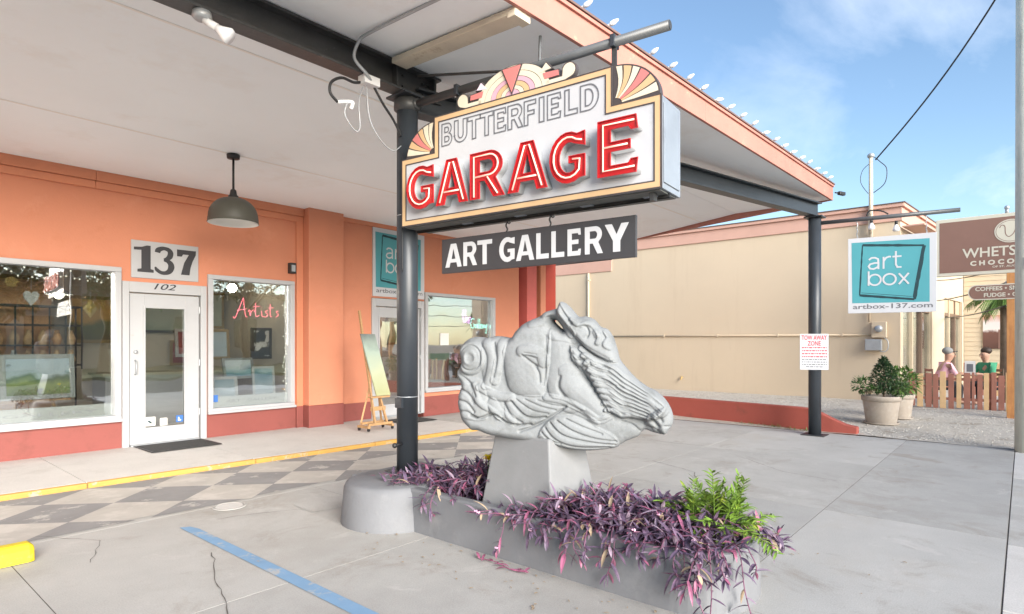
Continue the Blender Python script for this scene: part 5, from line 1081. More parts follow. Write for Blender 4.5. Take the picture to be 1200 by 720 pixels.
for k, (z, m) in enumerate([(1.46,'red_ink'),(1.41,'red_ink'),(1.36,'red_ink'),(1.31,'red_ink'),(1.265,'ink'),(1.225,'ink'),(1.185,'ink'),(1.145,'ink')]):
    b = MB(); x = -.185 + (.06 if k in (7,) else 0)
    while x < .185 - (.06 if k == 7 else 0):
        w = rr_.uniform(.012, .05); w = min(w, .19 - x); h_ = .020 if m == 'red_ink' else .011; b.slab(MT, [(x, z), (x + w, z), (x + w, z + h_), (x, z + h_)], .0065, .0072); x += w + .012
    b.build('fine_print', m, tw)
# ---------------------------------------------------------------- potted shrubs
def foliage(b, c, rad, n, L_, w, r, shape_=None, shell=.55):
    for _ in range(n):
        while True:
            p = Vector((r.uniform(-1, 1), r.uniform(-1, 1), r.uniform(-1, 1))); l = p.length
            if l < 1 and (l > shell or r.random() < .35): break
        q = Vector((p.x * rad[0], p.y * rad[1], p.z * rad[2]))
        if shape_: q = shape_(q)
        d = (p + Vector((r.uniform(-.8, .8), r.uniform(-.8, .8), r.uniform(-.2, .8)))).normalized(); leaf(b, Vector(c) + q, d, L_ * r.uniform(.6, 1.2), w * r.uniform(.7, 1.1), (r.uniform(-.5,.5), r.uniform(-.5,.5), 1), .3)
def pot(nm, x, y, z, rb, rt, h, lab):
    t = thing(nm, (x, y, z), lab, 'potted plant', 'potted plants on the gravel')
    MB().lathe([(.001, z), (rb, z), (rb * 1.02, z + .01), (rt * .97, z + h * .80), (rt * .97, z + h * .82), (rt * 1.04, z + h * .83), (rt * 1.06, z + h * .98), (rt * 1.03, z + h), (rt * .92, z + h), (rt * .90, z + h * .9)], (x, y, 0), 36).build('pot', 'terracotta', t, smooth=True, bev=0)
    MB().lathe([(rb * .5 + rt * .47, z + h * .44), (rb * .5 + rt * .50, z + h * .455), (rb * .5 + rt * .49, z + h * .47)], (x, y, 0), 36).build('band', 'terracotta', t, smooth=True)
    MB().lathe([(.001, z + .004), (rb * 1.15, z + .004), (rb * 1.25, z + .035), (rb * 1.18, z + .035), (rb * 1.05, z + .012)], (x, y, 0), 36).build('saucer', 'terracotta', t, smooth=True)
    MB().lathe([(.001, z + h * .92), (rt * .91, z + h * .9)], (x, y, 0), 24).build('soil', 'soil', t)
    return t
r = random.Random(41)
p1 = pot('potted_shrub', 12.95, 2.02, gz(12.95, 2.02), .24, .31, .52, 'clay pot with a dark cone shaped evergreen shrub')
b = MB(); cone = lambda q: Vector((q.x * (1.05 - .75 * (q.z + .33) / .66), q.y * (1.05 - .75 * (q.z + .33) / .66), q.z)); foliage(b, (12.97, 1.98, .95), (.30, .30, .34), 1500, .055, .014, r, cone); b.build('evergreen_crown', 'leaf_c', p1)
b = MB(); foliage(b, (12.78, 2.28, .76), (.20, .20, .14), 220, .07, .017, r); b.build('side_foliage', 'leaf', p1)
b = MB(); foliage(b, (12.98, 1.72, .70), (.16, .16, .13), 260, .06, .015, r); foliage(b, (12.84, 2.12, .68), (.15, .15, .06), 90, .06, .015, r); b.build('low_foliage', 'leaf', p1)
b = MB(); foliage(b, (12.74, 2.20, .66), (.10, .10, .05), 60, .05, .015, r); b.build('dry_foliage', 'deadleaf', p1)
MB().tube([(12.96, 1.98, .55), (12.96, 1.98, 1.2)], [.018, .006], 6).build('trunk', 'bark', p1)
p2 = pot('potted_shrub', 13.95, 1.88, gz(13.95, 1.88), .20, .26, .48, 'smaller clay pot with a light green leafy plant behind the evergreen')
b = MB(); foliage(b, (13.95, 1.86, .80), (.34, .34, .25), 420, .13, .02, r, None, .3); b.build('foliage', 'leaf_b', p2)
for k in range(10):
    a = k * .7; MB().tube([(13.95, 1.88, .5), (13.95 + .12*math.cos(a), 1.88 + .12*math.sin(a), .78), (13.95 + .22*math.cos(a), 1.88 + .22*math.sin(a), .9)], .006, 5).build('stem', 'leaf', p2)
# ---------------------------------------------------------------- utility pole, cafe sign, fences
up_ = thing('utility_pole', (11.25, -.02, 0), 'weathered pale grey wooden utility pole at the right edge', 'pole')
MB().tube([(11.25, -.03, -.1), (11.25, -.03, 3), (11.25, -.03, 11)], [.135, .128, .11], 28).build('shaft', 'pole_wood', up_, smooth=True)
MB().box(11.10, 11.16, -.06, .0, 2.6, 2.75).build('tag_plate', 'galv', up_)
ch = thing('chocolate_shop_sign', (15.1, .2, .1), 'brown shop sign with cream lettering and oval emblem on an orange wood post', 'sign')
MB().box(15.04, 15.18, .125, .255, .05, 2.90).build('post', 'wood_orange', ch, bev=.008)
MB().box(15.05, 15.17, -.70, -.575, .05, 2.90).build('post', 'wood_orange', ch, bev=.008)
MC = frame((15.1, 0, 0), (0, -1, 0))     # local x runs towards the street
MB().slab(MC, [(-1.375,2.90),(.98,2.90),(.98,4.06),(-1.375,4.06)], -.06, .06).build('board', 'choc_cream', ch, bev=.006)
MB().slab(MC, [(-1.315,2.965),(.92,2.965),(.92,3.99),(-1.315,3.99)], .0605, .063).build('brown_field', 'choc', ch)
MB().slab(MC, arc(-.19, 3.71, .25, .225, 0, 355, 40), .0635, .067).build('oval_emblem', 'choc_cream', ch)
b = MB(); b.ribbon(MC, arc(-.19, 3.71, .225, .20, 0, 355, 40), .008, .0685, closed=True); b.ribbon(MC, curved([(-.36,3.78,0),(-.33,3.83,0),(-.28,3.80,0),(-.27,3.66,0),(-.22,3.60,0),(-.15,3.66,0),(-.10,3.80,0),(-.04,3.84,0),(-.01,3.78,0)]), .014, .0685); b.build('emblem_monogram', 'choc', ch)
text('lettering', 'WHETSTONE', MC, -.94, 3.245, .185, 'choc_cream', ch, width=1.50, d=.0655, bold=.004); text('lettering', 'CHOCOLATES', MC, -.815, 3.085, .085, 'choc_cream', ch, width=1.25, d=.0655, bold=.006, space=1.6)
text('lettering', 'OF ST. AUGUSTINE', MC, -.47, 3.02, .035, 'choc_cream', ch, width=.58, d=.0655, bold=.001)
MB().slab(MC, [(-.80,2.42)] + [(-.73 + .12*math.cos(R(a)), 2.545 + .145*math.sin(R(a))) for a in range(255, 104, -12)][::-1][::-1] + [(-.73,2.69),(.35,2.69)] + [(.35 + .12*math.cos(R(a)), 2.545 + .145*math.sin(R(a))) for a in range(75, -76, -12)] + [(.35,2.40),(-.73,2.40)] if False else
          [(.35 + .13*math.cos(R(a)), 2.545 + .15*math.sin(R(a))) for a in range(-90, 91, 10)] + [(-.72 + .13*math.cos(R(a)), 2.545 + .15*math.sin(R(a))) for a in range(90, 271, 10)], .012, .07).build('lower_board', 'choc_cream', ch)
MB().slab(MC, [(.35 + .11*math.cos(R(a)), 2.545 + .13*math.sin(R(a))) for a in range(-90, 91, 10)] + [(-.72 + .11*math.cos(R(a)), 2.545 + .13*math.sin(R(a))) for a in range(90, 271, 10)], .0705, .073).build('lower_field', 'choc', ch)
text('lettering', 'COFFEES • SMOOTHIES', MC, -.735, 2.575, .075, 'choc_cream', ch, width=1.10, d=.076, bold=.003); text('lettering', 'FUDGE • GELATO', MC, -.60, 2.45, .075, 'choc_cream', ch, width=.83, d=.076, bold=.003)
MB().cyl((15.1, .25, 4.06), (15.1, .25, 4.14), .03, n=10).ball((15.1, .25, 4.17), .045, 10, 6).build('top_lamp', 'galv', ch, smooth=True)
for k, (pa, pb) in enumerate([((21.2, 2.06, 3.35), (15.1, .26, 3.0)), ((21.2, 2.06, 2.75), (15.1, .26, 2.72)), ((23.4, 1.9, 2.35), (15.15, .24, 2.28))]):
    cw = thing('terrace_cable', pa, ['uppermost black cable strung from the cafe front to the sign post', 'middle black cable strung from the cafe front to the sign post', 'lowest black cable strung from the cafe front to the sign post'][k], 'cable')
    pa, pb = Vector(pa), Vector(pb); MB().tube([pa.lerp(pb, t / 12) + Vector((0, 0, -.06 * math.sin(math.pi * t / 12))) for t in range(13)], .013, 6).build('wire', 'black', cw, smooth=True)
    MB().ball(tuple(pb), .025, 8, 6).build('eye_bolt', 'galv', cw)
def fence(nm, x, y0, y1, z, h, lab, gaps, seed, slope=0):
    t = thing(nm, (x, (y0+y1)/2, z), lab, 'fence', 'picket fences of the cafe terrace'); r = random.Random(seed); y = y1; k = 0; xx = lambda y: x + slope * (y - y0)
    pat = ['picket_red', 'picket_tan', 'picket_red', 'picket_red', 'picket_tan', 'picket_red', 'picket_tan', 'picket_red', 'picket_red']
    while y > y0:
        m = pat[k % len(pat)]; w = r.uniform(.075, .115) if m == 'picket_tan' or r.random() < .7 else .05
        hh = h * r.uniform(.93, 1.03) * (.9 if k == 0 else 1)
        MB().box(xx(y) - .028, xx(y) - .006, y - w, y, z + r.uniform(.0, .03), z + hh).build('picket', m, t, bev=.003)
        y -= w + r.uniform(.018, .05); k += 1
    for zz_ in (.22, .66): MB().beam((xx(y0), y0, z + zz_), (xx(y1), y1, z + zz_), .03, .06).build('rail', 'picket_red', t)
    for yy in (y0 + .02, (y0+y1)/2, y1 - .02): MB().box(xx(yy) + .016, xx(yy) + .09, yy - .04, yy + .04, z - .05, z + h * .98).build('fence_post', 'picket_red', t)
fence('picket_fence', 16.45, -.9, 2.0, .09, .82, 'front picket fence of mixed red and tan boards around the cafe terrace', 0, 5)
fence('picket_fence', 21.5, -1.6, 1.3, .05, .95, 'far picket fence at the back of the cafe terrace', 0, 6)
MB().box(16.4, 26.2, -3, 2.2, -.08, .075).build('terrace', 'walk')['kind'] = 'structure'
# palm behind the sign post
pm = thing('palm_tree', (20.0, .36, 0), 'small palm tree with drooping fronds behind the brown shop sign', 'palm tree')
MB().tube([(20, .36, .0), (20.02, .36, 1.4), (20, .37, 2.75)], [.13, .11, .10], 14).build('trunk', 'bark', pm, smooth=True)
for k in range(22):
    a = k * 2.4; el = R(r.uniform(0, 70)); Lf = r.uniform(.55, .95); d = Vector((math.cos(a)*math.cos(el), math.sin(a)*math.cos(el), math.sin(el))); base = Vector((20, .37, 2.75))
    P = [base + d * (Lf*t/10) + Vector((0, 0, -.55*(t/10)**2)) for t in range(11)]; b = MB(); b.tube(P, .01, 5)
    for q in range(2, 11):
        tn = (P[q] - P[q-1]).normalized(); sd = tn.cross(Vector((0,0,1))).normalized()
        for s_ in (-1, 1):
            for o2 in (0, .5): leaf(b, P[q-1].lerp(P[q], o2), sd*s_*.8 + tn*.6 + Vector((0,0,-.35)), .28, .014, (0,0,1), .3)
    b.build('frond', 'leaf_b' if k % 2 else 'leaf', pm)
# ---------------------------------------------------------------- cafe guests, table, chairs
def skin_body(name, nodes, edges, m, parent, sub=2):
    me = bpy.data.meshes.new(name); keys = list(nodes); ix = {k: i for i, k in enumerate(keys)}
    me.from_pydata([nodes[k][0] for k in keys], [(ix[a], ix[b]) for a, b in edges], []); o = link(name, me, m, None)
    o.modifiers.new('skin', 'SKIN'); ss = o.modifiers.new('sub', 'SUBSURF'); ss.levels = ss.render_levels = sub
    for i, k in enumerate(keys):
        sv = me.skin_vertices[0].data[i]; q = nodes[k][1]; sv.radius = q if isinstance(q, tuple) else (q, q); sv.use_root = (i == 0)
    setpar(o, parent); return o
def seated(x, y, z, face, lab, shirt, hat, lean=.12):
    t = thing('person', (x, y, z), lab, 'person'); ca, sa = math.cos(face), math.sin(face)
    T = lambda f, s, h: (x + ca*f - sa*s, y + sa*f + ca*s, z + h)
    N = {'pel': (T(0,0,.50), (.15,.12)), 'waist': (T(lean*.3,0,.66), (.13,.11)), 'chest': (T(lean*.8,0,.86), (.16,.12)), 'neckb': (T(lean*1.05,0,1.01), .06), 'neck': (T(lean*1.15,0,1.05), .058), 'head': (T(lean*1.3+.02,0,1.17), (.10,.115)), 'crown': (T(lean*1.25,0,1.26), (.085,.10))}
    E_ = [('pel','waist'),('waist','chest'),('chest','neckb'),('neckb','neck'),('neck','head'),('head','crown')]
    for s, n in ((-1,'l'),(1,'r')):
        N['sh'+n] = (T(lean*.95, s*.18, .95), .055); N['el'+n] = (T(lean+.10, s*.24, .70), .042); N['wr'+n] = (T(lean+.34, s*.14, .74), .03); N['ha'+n] = (T(lean+.42, s*.12, .75), (.038,.018))
        N['hip'+n] = (T(.02, s*.10, .49), .085); N['kn'+n] = (T(.44, s*.12, .50), .06); N['an'+n] = (T(.42, s*.12, .10), .04); N['to'+n] = (T(.58, s*.13, .05), (.04,.03))
        E_ += [('chest','sh'+n),('sh'+n,'el'+n),('el'+n,'wr'+n),('wr'+n,'ha'+n),('pel','hip'+n),('hip'+n,'kn'+n),('kn'+n,'an'+n),('an'+n,'to'+n)]
    skin_body('body', N, E_, 'skin', t)
    big = lambda q, k: tuple(a + k for a in q) if isinstance(q, tuple) else q + k
    top = {k: (N[k][0], big(N[k][1], .016)) for k in ('pel','waist','chest','neckb','shl','ell','shr','elr')}
    skin_body('shirt', top, [('pel','waist'),('waist','chest'),('chest','neckb'),('chest','shl'),('shl','ell'),('chest','shr'),('shr','elr')], shirt, t)
    leg = {k: (N[k][0], big(N[k][1], .014)) for k in ('pel','hipl','knl','anl','hipr','knr','anr')}
    skin_body('trousers', leg, [('pel','hipl'),('hipl','knl'),('knl','anl'),('pel','hipr'),('hipr','knr'),('knr','anr')], 'dark_cloth', t)
    hp = Vector(T(lean*1.25, 0, 1.235))
    MB().ball(tuple(hp + Vector((-.03*ca, -.03*sa, .05))), .113, 14, 8, (1, 1, .8)).build('cap' if hat else 'hair', 'grey_cloth' if hat else 'hair', t, smooth=True)
    if hat: MB().obox(hp + Vector((.10*ca, .10*sa, .035)), (ca, sa, 0), (-sa, ca, 0), (0,0,1), .06, .07, .008).build('cap_peak', 'dark_cloth', t, bev=.004)
    MB().obox(Vector(T(lean*1.3 + .13, 0, 1.165)), (ca, sa, 0), (-sa, ca, 0), (0,0,1), .014, .012, .022).build('nose', 'skin', t, bev=.006)
    for s in (-1, 1): MB().ball(T(lean*1.3 + .112, s*.035, 1.19), .011, 8, 6).build('eye', 'dark_cloth', t)
    return t
TZ = .075
def cafe_chair(x, y, face, lab):
    t = thing('cafe_chair', (x, y, TZ), lab, 'chair', 'cafe chairs'); ca, sa = math.cos(face), math.sin(face); T = lambda f, s, h: (x + ca*f - sa*s, y + sa*f + ca*s, TZ + h)
    MB().obox(T(0,0,.44), (ca,sa,0), (-sa,ca,0), (0,0,1), .21, .20, .015).build('seat', 'picket_red', t, bev=.006)
    for f in (-.18, .18):
        for s in (-.17, .17): MB().cyl(T(f, s, 0), T(f, s, .43 if f > 0 else .86), .016, n=8).build('leg', 'frame_brown', t)
    for h in (.62, .72, .82): MB().obox(T(-.18,0,h), (ca,sa,0), (-sa,ca,0), (0,0,1), .01, .17, .03).build('back_slat', 'picket_red', t)
cafe_chair(17.55, 1.58, R(-60), 'wooden chair under the guest in pink'); cafe_chair(18.3, .62, R(140), 'wooden chair under the guest in green')
seated(17.55, 1.58, TZ, R(-60), 'seated person in a pink top and grey cap at the terrace', 'pink_cloth', True, .2); seated(18.3, .62, TZ, R(140), 'seated person in a green top behind the white menu stand', 'green_cloth', False, .1)
tb = thing('cafe_table', (17.85, 1.02, TZ), 'small round table between the two seated guests', 'table')
MB().lathe([(.001,TZ+.735),(.34,TZ+.735),(.35,TZ+.72),(.34,TZ+.705),(.001,TZ+.705)], (17.85,1.02,0), 30).build('top', 'frame_brown', tb, smooth=True); MB().cyl((17.85,1.02,TZ+.02), (17.85,1.02,TZ+.71), .03, n=12).build('leg', 'black', tb); MB().lathe([(.001,TZ+.04),(.2,TZ+.03),(.22,TZ)], (17.85,1.02,0), 20).build('base', 'black', tb)
mn = thing('menu_stand', (17.6, .98, TZ + .735), 'white printed menu card standing on the cafe table', 'menu')
MB().add([(17.62,.86,TZ+.74),(17.62,1.06,TZ+.74),(17.69,1.06,TZ+1.05),(17.69,.86,TZ+1.05),(17.76,1.06,TZ+.74),(17.76,.86,TZ+.74)], [(0,1,2,3),(4,5,3,2)]).build('card', 'card', mn); MB().add([(17.628,.90,TZ+.80),(17.628,1.02,TZ+.80),(17.668,1.02,TZ+.98),(17.668,.90,TZ+.98)], [(0,1,2,3)]).build('print', 'outline_grey', mn)

# ---------------------------------------------------------------- things inside the shop windows
def framed(nm, x, y, z, w, h, pm, fm, lab, rot=0, fw=.05, lean=0):
    t = thing(nm, (x, y, z), lab, 'painting', 'framed pictures in the shop'); u = Vector((math.cos(rot), math.sin(rot), 0)); up = Vector((-math.sin(rot)*0, lean, 1)).normalized(); nrm = u.cross(up); c = Vector((x, y, z)) + up * (h/2)
    MB().obox(c, u, nrm, up, w/2 - fw*.7, .008, h/2 - fw*.7).build('canvas', pm, t)
    for s in (-1, 1):
        MB().obox(c + u*s*(w/2 - fw/2), u, nrm, up, fw/2, .02, h/2).build('frame_bar', fm, t, bev=.004); MB().obox(c + up*s*(h/2 - fw/2), u, nrm, up, w/2 - fw, .019, fw/2).build('frame_bar', fm, t, bev=.004)
    return t
paint_mat('paint_land', [(0, (.14,.20,.07)), (.30, (.30,.36,.14)), (.42, (.10,.16,.10)), (.52, (.50,.58,.62)), (1, (.55,.66,.74))], 4, 2, .83, 1.40, ((.07,.10,.08), 5, .62))
paint_mat('paint_sun', [(0, (.16,.10,.05)), (.45, (.20,.22,.08)), (.55, (.75,.45,.12)), (1, (.85,.55,.22))], 3, 2, 1.5, 2.3)
paint_mat('paint_sea', [(0, (.55,.62,.66)), (.4, (.20,.35,.42)), (.6, (.65,.72,.74)), (1, (.75,.78,.78))], 3, 2, .8, 1.4)
paint_mat('paint_red', [(0, (.20,.03,.03)), (.5, (.45,.08,.06)), (1, (.15,.05,.08))], 3, 2, 1, 2, ((.8,.75,.7), 4, .64))
paint_mat('paint_bw', [(0, (.02,.02,.02)), (.5, (.05,.05,.05)), (1, (.03,.03,.03))], 3, 2, 1, 2, ((.85,.85,.82), 7, .52))
paint_mat('paint_green', [(0, (.10,.16,.05)), (.5, (.16,.28,.16)), (1, (.55,.60,.50))], 4, 2, 1.2, 2)
framed('framed_painting', 2.02, 9.98, .80, .80, .60, 'paint_land', 'silverframe', 'landscape painting in a silver frame on a small easel in the left window', 0, .06, .12)
se = thing('tabletop_easel', (1.98, 9.98, .55), 'small wooden easel carrying the landscape painting', 'easel')
for x in (1.75, 2.2): MB().beam((x, 9.95, .60), (1.98 + (x - 1.98)*.4, 10.14, 1.25), .03, .03).build('leg', 'easel_wood', se)
MB().beam((1.6, 9.95, .785), (2.36, 9.95, .785), .05, .025).build('ledge', 'easel_wood', se)
ds = thing('display_platform', (2, 10.2, .08), 'low pale platform behind the left window', 'platform'); MB().box(-.8, 2.75, 9.86, 10.7, .08, .56).build('box', 'room_wall', ds, bev=.006); MB().box(-.8, 2.75, 9.858, 10.72, .561, .59).build('top_board', 'darkwood', ds, bev=.004)
ds = thing('display_platform', (4.7, 10.2, .08), 'low white platform behind the right window', 'platform'); MB().box(4.1, 5.4, 9.86, 10.6, .08, .56).build('box', 'card', ds, bev=.006); MB().box(4.1, 5.4, 9.858, 10.62, .561, .585).build('top_board', 'card', ds, bev=.004)
# garment rail / grid of shelves
sh = thing('wire_shelf', (1.9, 11.2, .08), 'black wire shelf with cream wares behind the left window', 'shelf')
for x in np.linspace(1.55, 2.75, 7): MB().cyl((x, 11.0, 1.15), (x, 11.0, 2.1), .012, n=6).build('upright', 'black', sh)
for z in (1.2, 1.5, 1.8, 2.08): MB().box(1.55, 2.75, 10.98, 11.3, z, z + .025).build('shelf_board', 'black', sh)
for x in (1.56, 2.74): MB().cyl((x, 11.28, .08), (x, 11.28, 2.1), .014, n=6).build('leg', 'black', sh)
r = random.Random(61)
for k in range(14):
    x = 1.62 + (k % 7) * .17; z = 1.225 if k < 7 else 1.525; b = MB(); b.lathe([(.001, z), (.05, z), (.07, z + .08), (.045, z + .15), (.028, z + .2), (.033, z + .22), (.025, z + .22)], (x, 11.14, 0), 14)
    ORD = ['leftmost', 'second', 'third', 'fourth', 'fifth', 'sixth', 'rightmost']; cm_ = r.choice(['easel_wood', 'tan', 'card'])
    tag(b.build('ceramic_vase', cm_), 'small %s vase, %s on the %s wire shelf board' % ({'easel_wood': 'brown', 'tan': 'tan', 'card': 'cream'}[cm_], ORD[k % 7], 'lower' if k < 7 else 'upper'), 'vase', 'vases on the wire shelf')
framed('framed_painting', 1.95, 12.95, 1.9, 1.3, .8, 'paint_sun', 'gilt', 'sunset painting in gilt frame on the wall behind the left window', 0, .07)
framed('framed_painting', 3.45, 12.9, 1.55, .95, .85, 'paint_sun', 'gilt', 'orange sunset painting seen through the entrance door', 0, .06)
framed('framed_painting', .5, 12.95, 1.6, .9, 1.1, 'paint_red', 'darkwood', 'dark red painting on the wall at the far left', 0, .05)
framed('framed_painting', 4.72, 10.0, .95, .52, .36, 'paint_sea', 'silverframe', 'small seascape lying at the back of the right window', 0, .04, .3)
framed('framed_painting', 5.12, 9.95, .60, .40, .55, 'paint_sea', 'card', 'pale seascape in white frame standing in the right window', 0, .04, .1)
framed('framed_painting', 5.55, 10.9, 1.25, .40, .58, 'paint_bw', 'darkwood', 'black and white flower print in the right window', 0, .05)
framed('framed_painting', 5.0, 12.9, 1.1, .62, .5, 'paint_red', 'gilt', 'red picture low on the wall behind the right window', 0, .05); framed('framed_painting', 5.45, 12.9, 1.85, .6, .75, 'paint_green', 'gilt', 'green picture high on the wall behind the right window', 0, .05)
framed('framed_painting', 4.6, 12.9, 1.75, .8, .6, 'paint_green', 'darkwood', 'wide green picture behind the red neon script', 0, .05)
framed('framed_painting', 9.0, 12.9, 1.5, 1.1, .8, 'paint_sea', 'gilt', 'seascape on the wall behind the window beside the second door', 0, .06); framed('framed_painting', 10.4, 12.9, 1.5, .8, 1.0, 'paint_green', 'darkwood', 'green picture behind the second neon sign', 0, .06)
framed('framed_painting', 7.9, 12.9, 1.3, .8, 1.1, 'paint_bw', 'darkwood', 'dark print seen through the second door', 0, .06)
pp_ = thing('peach_panel', (2.0, 11.6, .08), 'tall peach display panel behind the wire shelf', 'panel'); MB().box(1.2, 2.5, 11.6, 11.65, .1, 2.5).build('board', 'peach', pp_); MB().box(1.2, 1.26, 11.56, 11.69, .08, .1).build('foot', 'darkwood', pp_); MB().box(2.44, 2.5, 11.56, 11.69, .08, .1).build('foot', 'darkwood', pp_)
framed('framed_painting', 4.45, 9.93, .60, .42, .40, 'paint_sea', 'card', 'small pale picture at the left foot of the right window', 0, .05, .15)
framed('framed_painting', 4.85, 11.2, 1.25, .5, .55, 'paint_land', 'gilt', 'small landscape in gilt frame standing on the shop counter', 0, .05, .1)
framed('framed_painting', 4.4, 11.3, 1.3, .4, .5, 'paint_red', 'card', 'red picture in white frame standing on the shop counter', 0, .05, .1)
framed('framed_painting', 1.35, 9.95, 1.55, .36, .30, 'paint_sea', 'card', 'small pale card picture hung above the landscape painting', 0, .04)
# counter in the shop
ct = thing('shop_counter', (4.4, 11.4, .08), 'pale counter inside the shop behind the door', 'counter'); MB().box(3.2, 5.3, 11.5, 12.2, .08, 1.0).build('body', 'card', ct, bev=.006); MB().box(3.15, 5.35, 11.45, 12.25, 1.0, 1.04).build('top', 'room_wall', ct, bev=.004)
# hanging ornaments
def hang(nm, x, y, z, top, mk, m, lab, cat):
    t = thing(nm, (x, y, z), lab, cat); MB().cyl((x, y, z + .1), (x, y, top), .002, n=4).build('thread', 'card', t); b = MB(); mk(b, x, y, z); b.build('body', m, t, smooth=False)
heart = [(.0,-.10),(.07,-.01),(.085,.05),(.06,.09),(.02,.085),(0,.06),(-.02,.085),(-.06,.09),(-.085,.05),(-.07,-.01)]
hang('heart_ornament', 1.90, 9.80, 2.13, 2.55, lambda b, x, y, z: b.slab(frame((x, y, z), (1,0,0)), heart, -.012, .012), 'card', 'pale heart ornament hanging in the left window', 'ornament')
hang('diamond_ornament', 2.55, 9.80, 2.02, 2.55, lambda b, x, y, z: b.add([(x,y,z+.13),(x+.09,y,z),(x,y,z-.13),(x-.09,y,z),(x,y-.04,z),(x,y+.04,z)], [(0,4,1),(1,4,2),(2,4,3),(3,4,0),(1,5,0),(2,5,1),(3,5,2),(0,5,3)]), 'gold', 'gold diamond ornament hanging in the left window', 'ornament')
hang('spiral_ornament', 1.7, 9.8, 2.32, 2.55, lambda b, x, y, z: b.tube([(x + .07*(1 - t/24)*math.cos(t*.8), y, z + .07*(1 - t/24)*math.sin(t*.8)) for t in range(24)], .01, 6), 'gold', 'gold spiral ornament hanging high in the left window', 'ornament')
# hanging metal lamp in the left window and globe in the right one
ln = thing('shop_pendant', (2.35, 10.5, 2.2), 'small steel pendant lamp hanging inside the left window', 'lamp'); MB().cyl((2.35,10.5,2.3), (2.35,10.5,3.2), .006, n=6).build('cord', 'black', ln); MB().lathe([(.03,2.36),(.06,2.32),(.16,2.26),(.165,2.24)], (2.35,10.5,0), 24).build('shade', 'galv', ln, smooth=True); MB().ball((2.35,10.5,2.24), .06, 12, 8).build('bulb', 'glow', ln, smooth=True)
gl_ = thing('globe_lamp', (5.05, 11.0, 2.5), 'round glowing globe lamp inside the right window', 'lamp'); MB().cyl((5.05,11.0,2.65), (5.05,11.0,3.2), .006, n=6).build('cord', 'black', gl_); MB().ball((5.05,11.0,2.55), .08, 16, 10).build('globe', 'glow', gl_, smooth=True)
gl2 = thing('globe_lamp', (9.4, 11.2, 2.6), 'round glowing globe lamp behind the window beside the second door', 'lamp'); MB().cyl((9.4,11.2,2.75), (9.4,11.2,3.2), .006, n=6).build('cord', 'black', gl2); MB().ball((9.4,11.2,2.65), .12, 16, 10).build('globe', 'glow', gl2, smooth=True)
# fairy lights along the window heads
for (x0, x1, lab, sd) in ((-.7, 2.75, 'tangled white fairy lights along the head of the left window', 1), (4.15, 5.38, 'white fairy lights round the right window', 2)):
    fl_ = thing('fairy_lights', (x0, FY + .1, 2.5), lab, 'fairy lights'); r = random.Random(sd); P = []; x = x0
    while x < x1: P.append((x, FY + .10 + r.uniform(-.01, .02), 2.46 + r.uniform(-.07, .05))); x += .06
    if sd == 2: P += [(x1 - .02 + r.uniform(-.03, .03), FY + .1, 2.4 - k*.06) for k in range(28)]
    MB().tube(smoothpts(P, 3), .0035, 5).build('wire', 'card', fl_)
    b = MB()
    for p in P[::1]: b.ball((p[0] + r.uniform(-.02,.02), p[1] - .01, p[2] + r.uniform(-.05,.02)), .012, 6, 4)
    o = b.build('bulbs', 'string_bulb', fl_); o['kind'] = 'stuff'
# neon scripts
def script(nm, M, strokes, m, lab, sc=1, r_=.0045):
    t = thing(nm, tuple(M.translation), lab, 'neon sign')
    for st_ in strokes: MB().tube(smoothpts([M @ Vector((p[0]*sc, p[1]*sc, 0)) for p in st_], 5), r_, 6).build('tube', m, t, smooth=True)
    return t
artist = [[(0,0),(.04,-.03),(.1,.1),(.19,.33),(.21,.35),(.22,.2),(.25,.02),(.29,.0)], [(.08,.12),(.2,.14),(.27,.16)], [(.3,.1),(.33,.14),(.34,.02),(.36,.1),(.41,.14),(.43,.1)], [(.45,.28),(.45,.05),(.48,.01),(.52,.04)], [(.40,.2),(.54,.22)], [(.57,.13),(.58,.03),(.61,.02)], [(.57,.19),(.575,.195)], [(.7,.14),(.65,.11),(.70,.06),(.66,.01),(.62,.02)], [(.75,.27),(.75,.04),(.79,.02)], [(.71,.19),(.82,.2)], [(.93,.14),(.88,.12),(.92,.06),(.87,.01)]]
script('neon_script', frame((4.50, FY + .16, 1.98), (1,0,0)), artist, 'neon_pink', 'red neon script sign glowing in the right window', .85)
script('neon_script', frame((9.72, FY + .16, 2.0), (1,0,0)), [[(0,.2),(.12,.22)],[(.06,.32),(.06,.05),(.1,.0)],[(.14,.32),(.14,.0),(.16,.12),(.2,.14),(.21,.0)],[(.24,.07),(.31,.09),(.28,.15),(.24,.1),(.25,.01),(.32,.02)]], 'neon_lilac', 'lilac neon word glowing in the window beside the second door', 1.0)
script('neon_script', frame((10.02, FY + .16, 1.88), (1,0,0)), [[(.16,.26),(.06,.28),(0,.14),(.05,.02),(.13,.04),(.14,.12),(.09,.13)],[(.24,.12),(.18,.1),(.2,.02),(.25,.06),(.26,.14),(.27,.02)],[(.30,.28),(.29,.04),(.32,.02)],[(.36,.28),(.35,.04),(.38,.02)],[(.40,.07),(.45,.1),(.42,.14),(.39,.07),(.43,.01),(.47,.04)],[(.49,.12),(.51,.02),(.52,.1),(.55,.12)],[(.57,.12),(.59,.03),(.64,.13)],[(.65,.14),(.62,-.1),(.56,-.12)]], 'neon_mint', 'mint neon word glowing in the window beside the second door', .85)
for (xx_, zz_, w_, h_, lab) in ((4.12, .62, .09, .11, 'small blue card stuck in the lower corner of the right window'),):
    tag(MB().box(xx_, xx_ + w_, FY + .038, FY + .042, zz_, zz_ + h_).build('window_sticker', 'blue_sticker'), lab, 'sticker')
tag(MB().box(8.95, 9.2, FY + .04, FY + .045, 1.50, 1.76).build('window_notice', 'card'), 'small white notice stuck in the window beside the second door', 'notice')
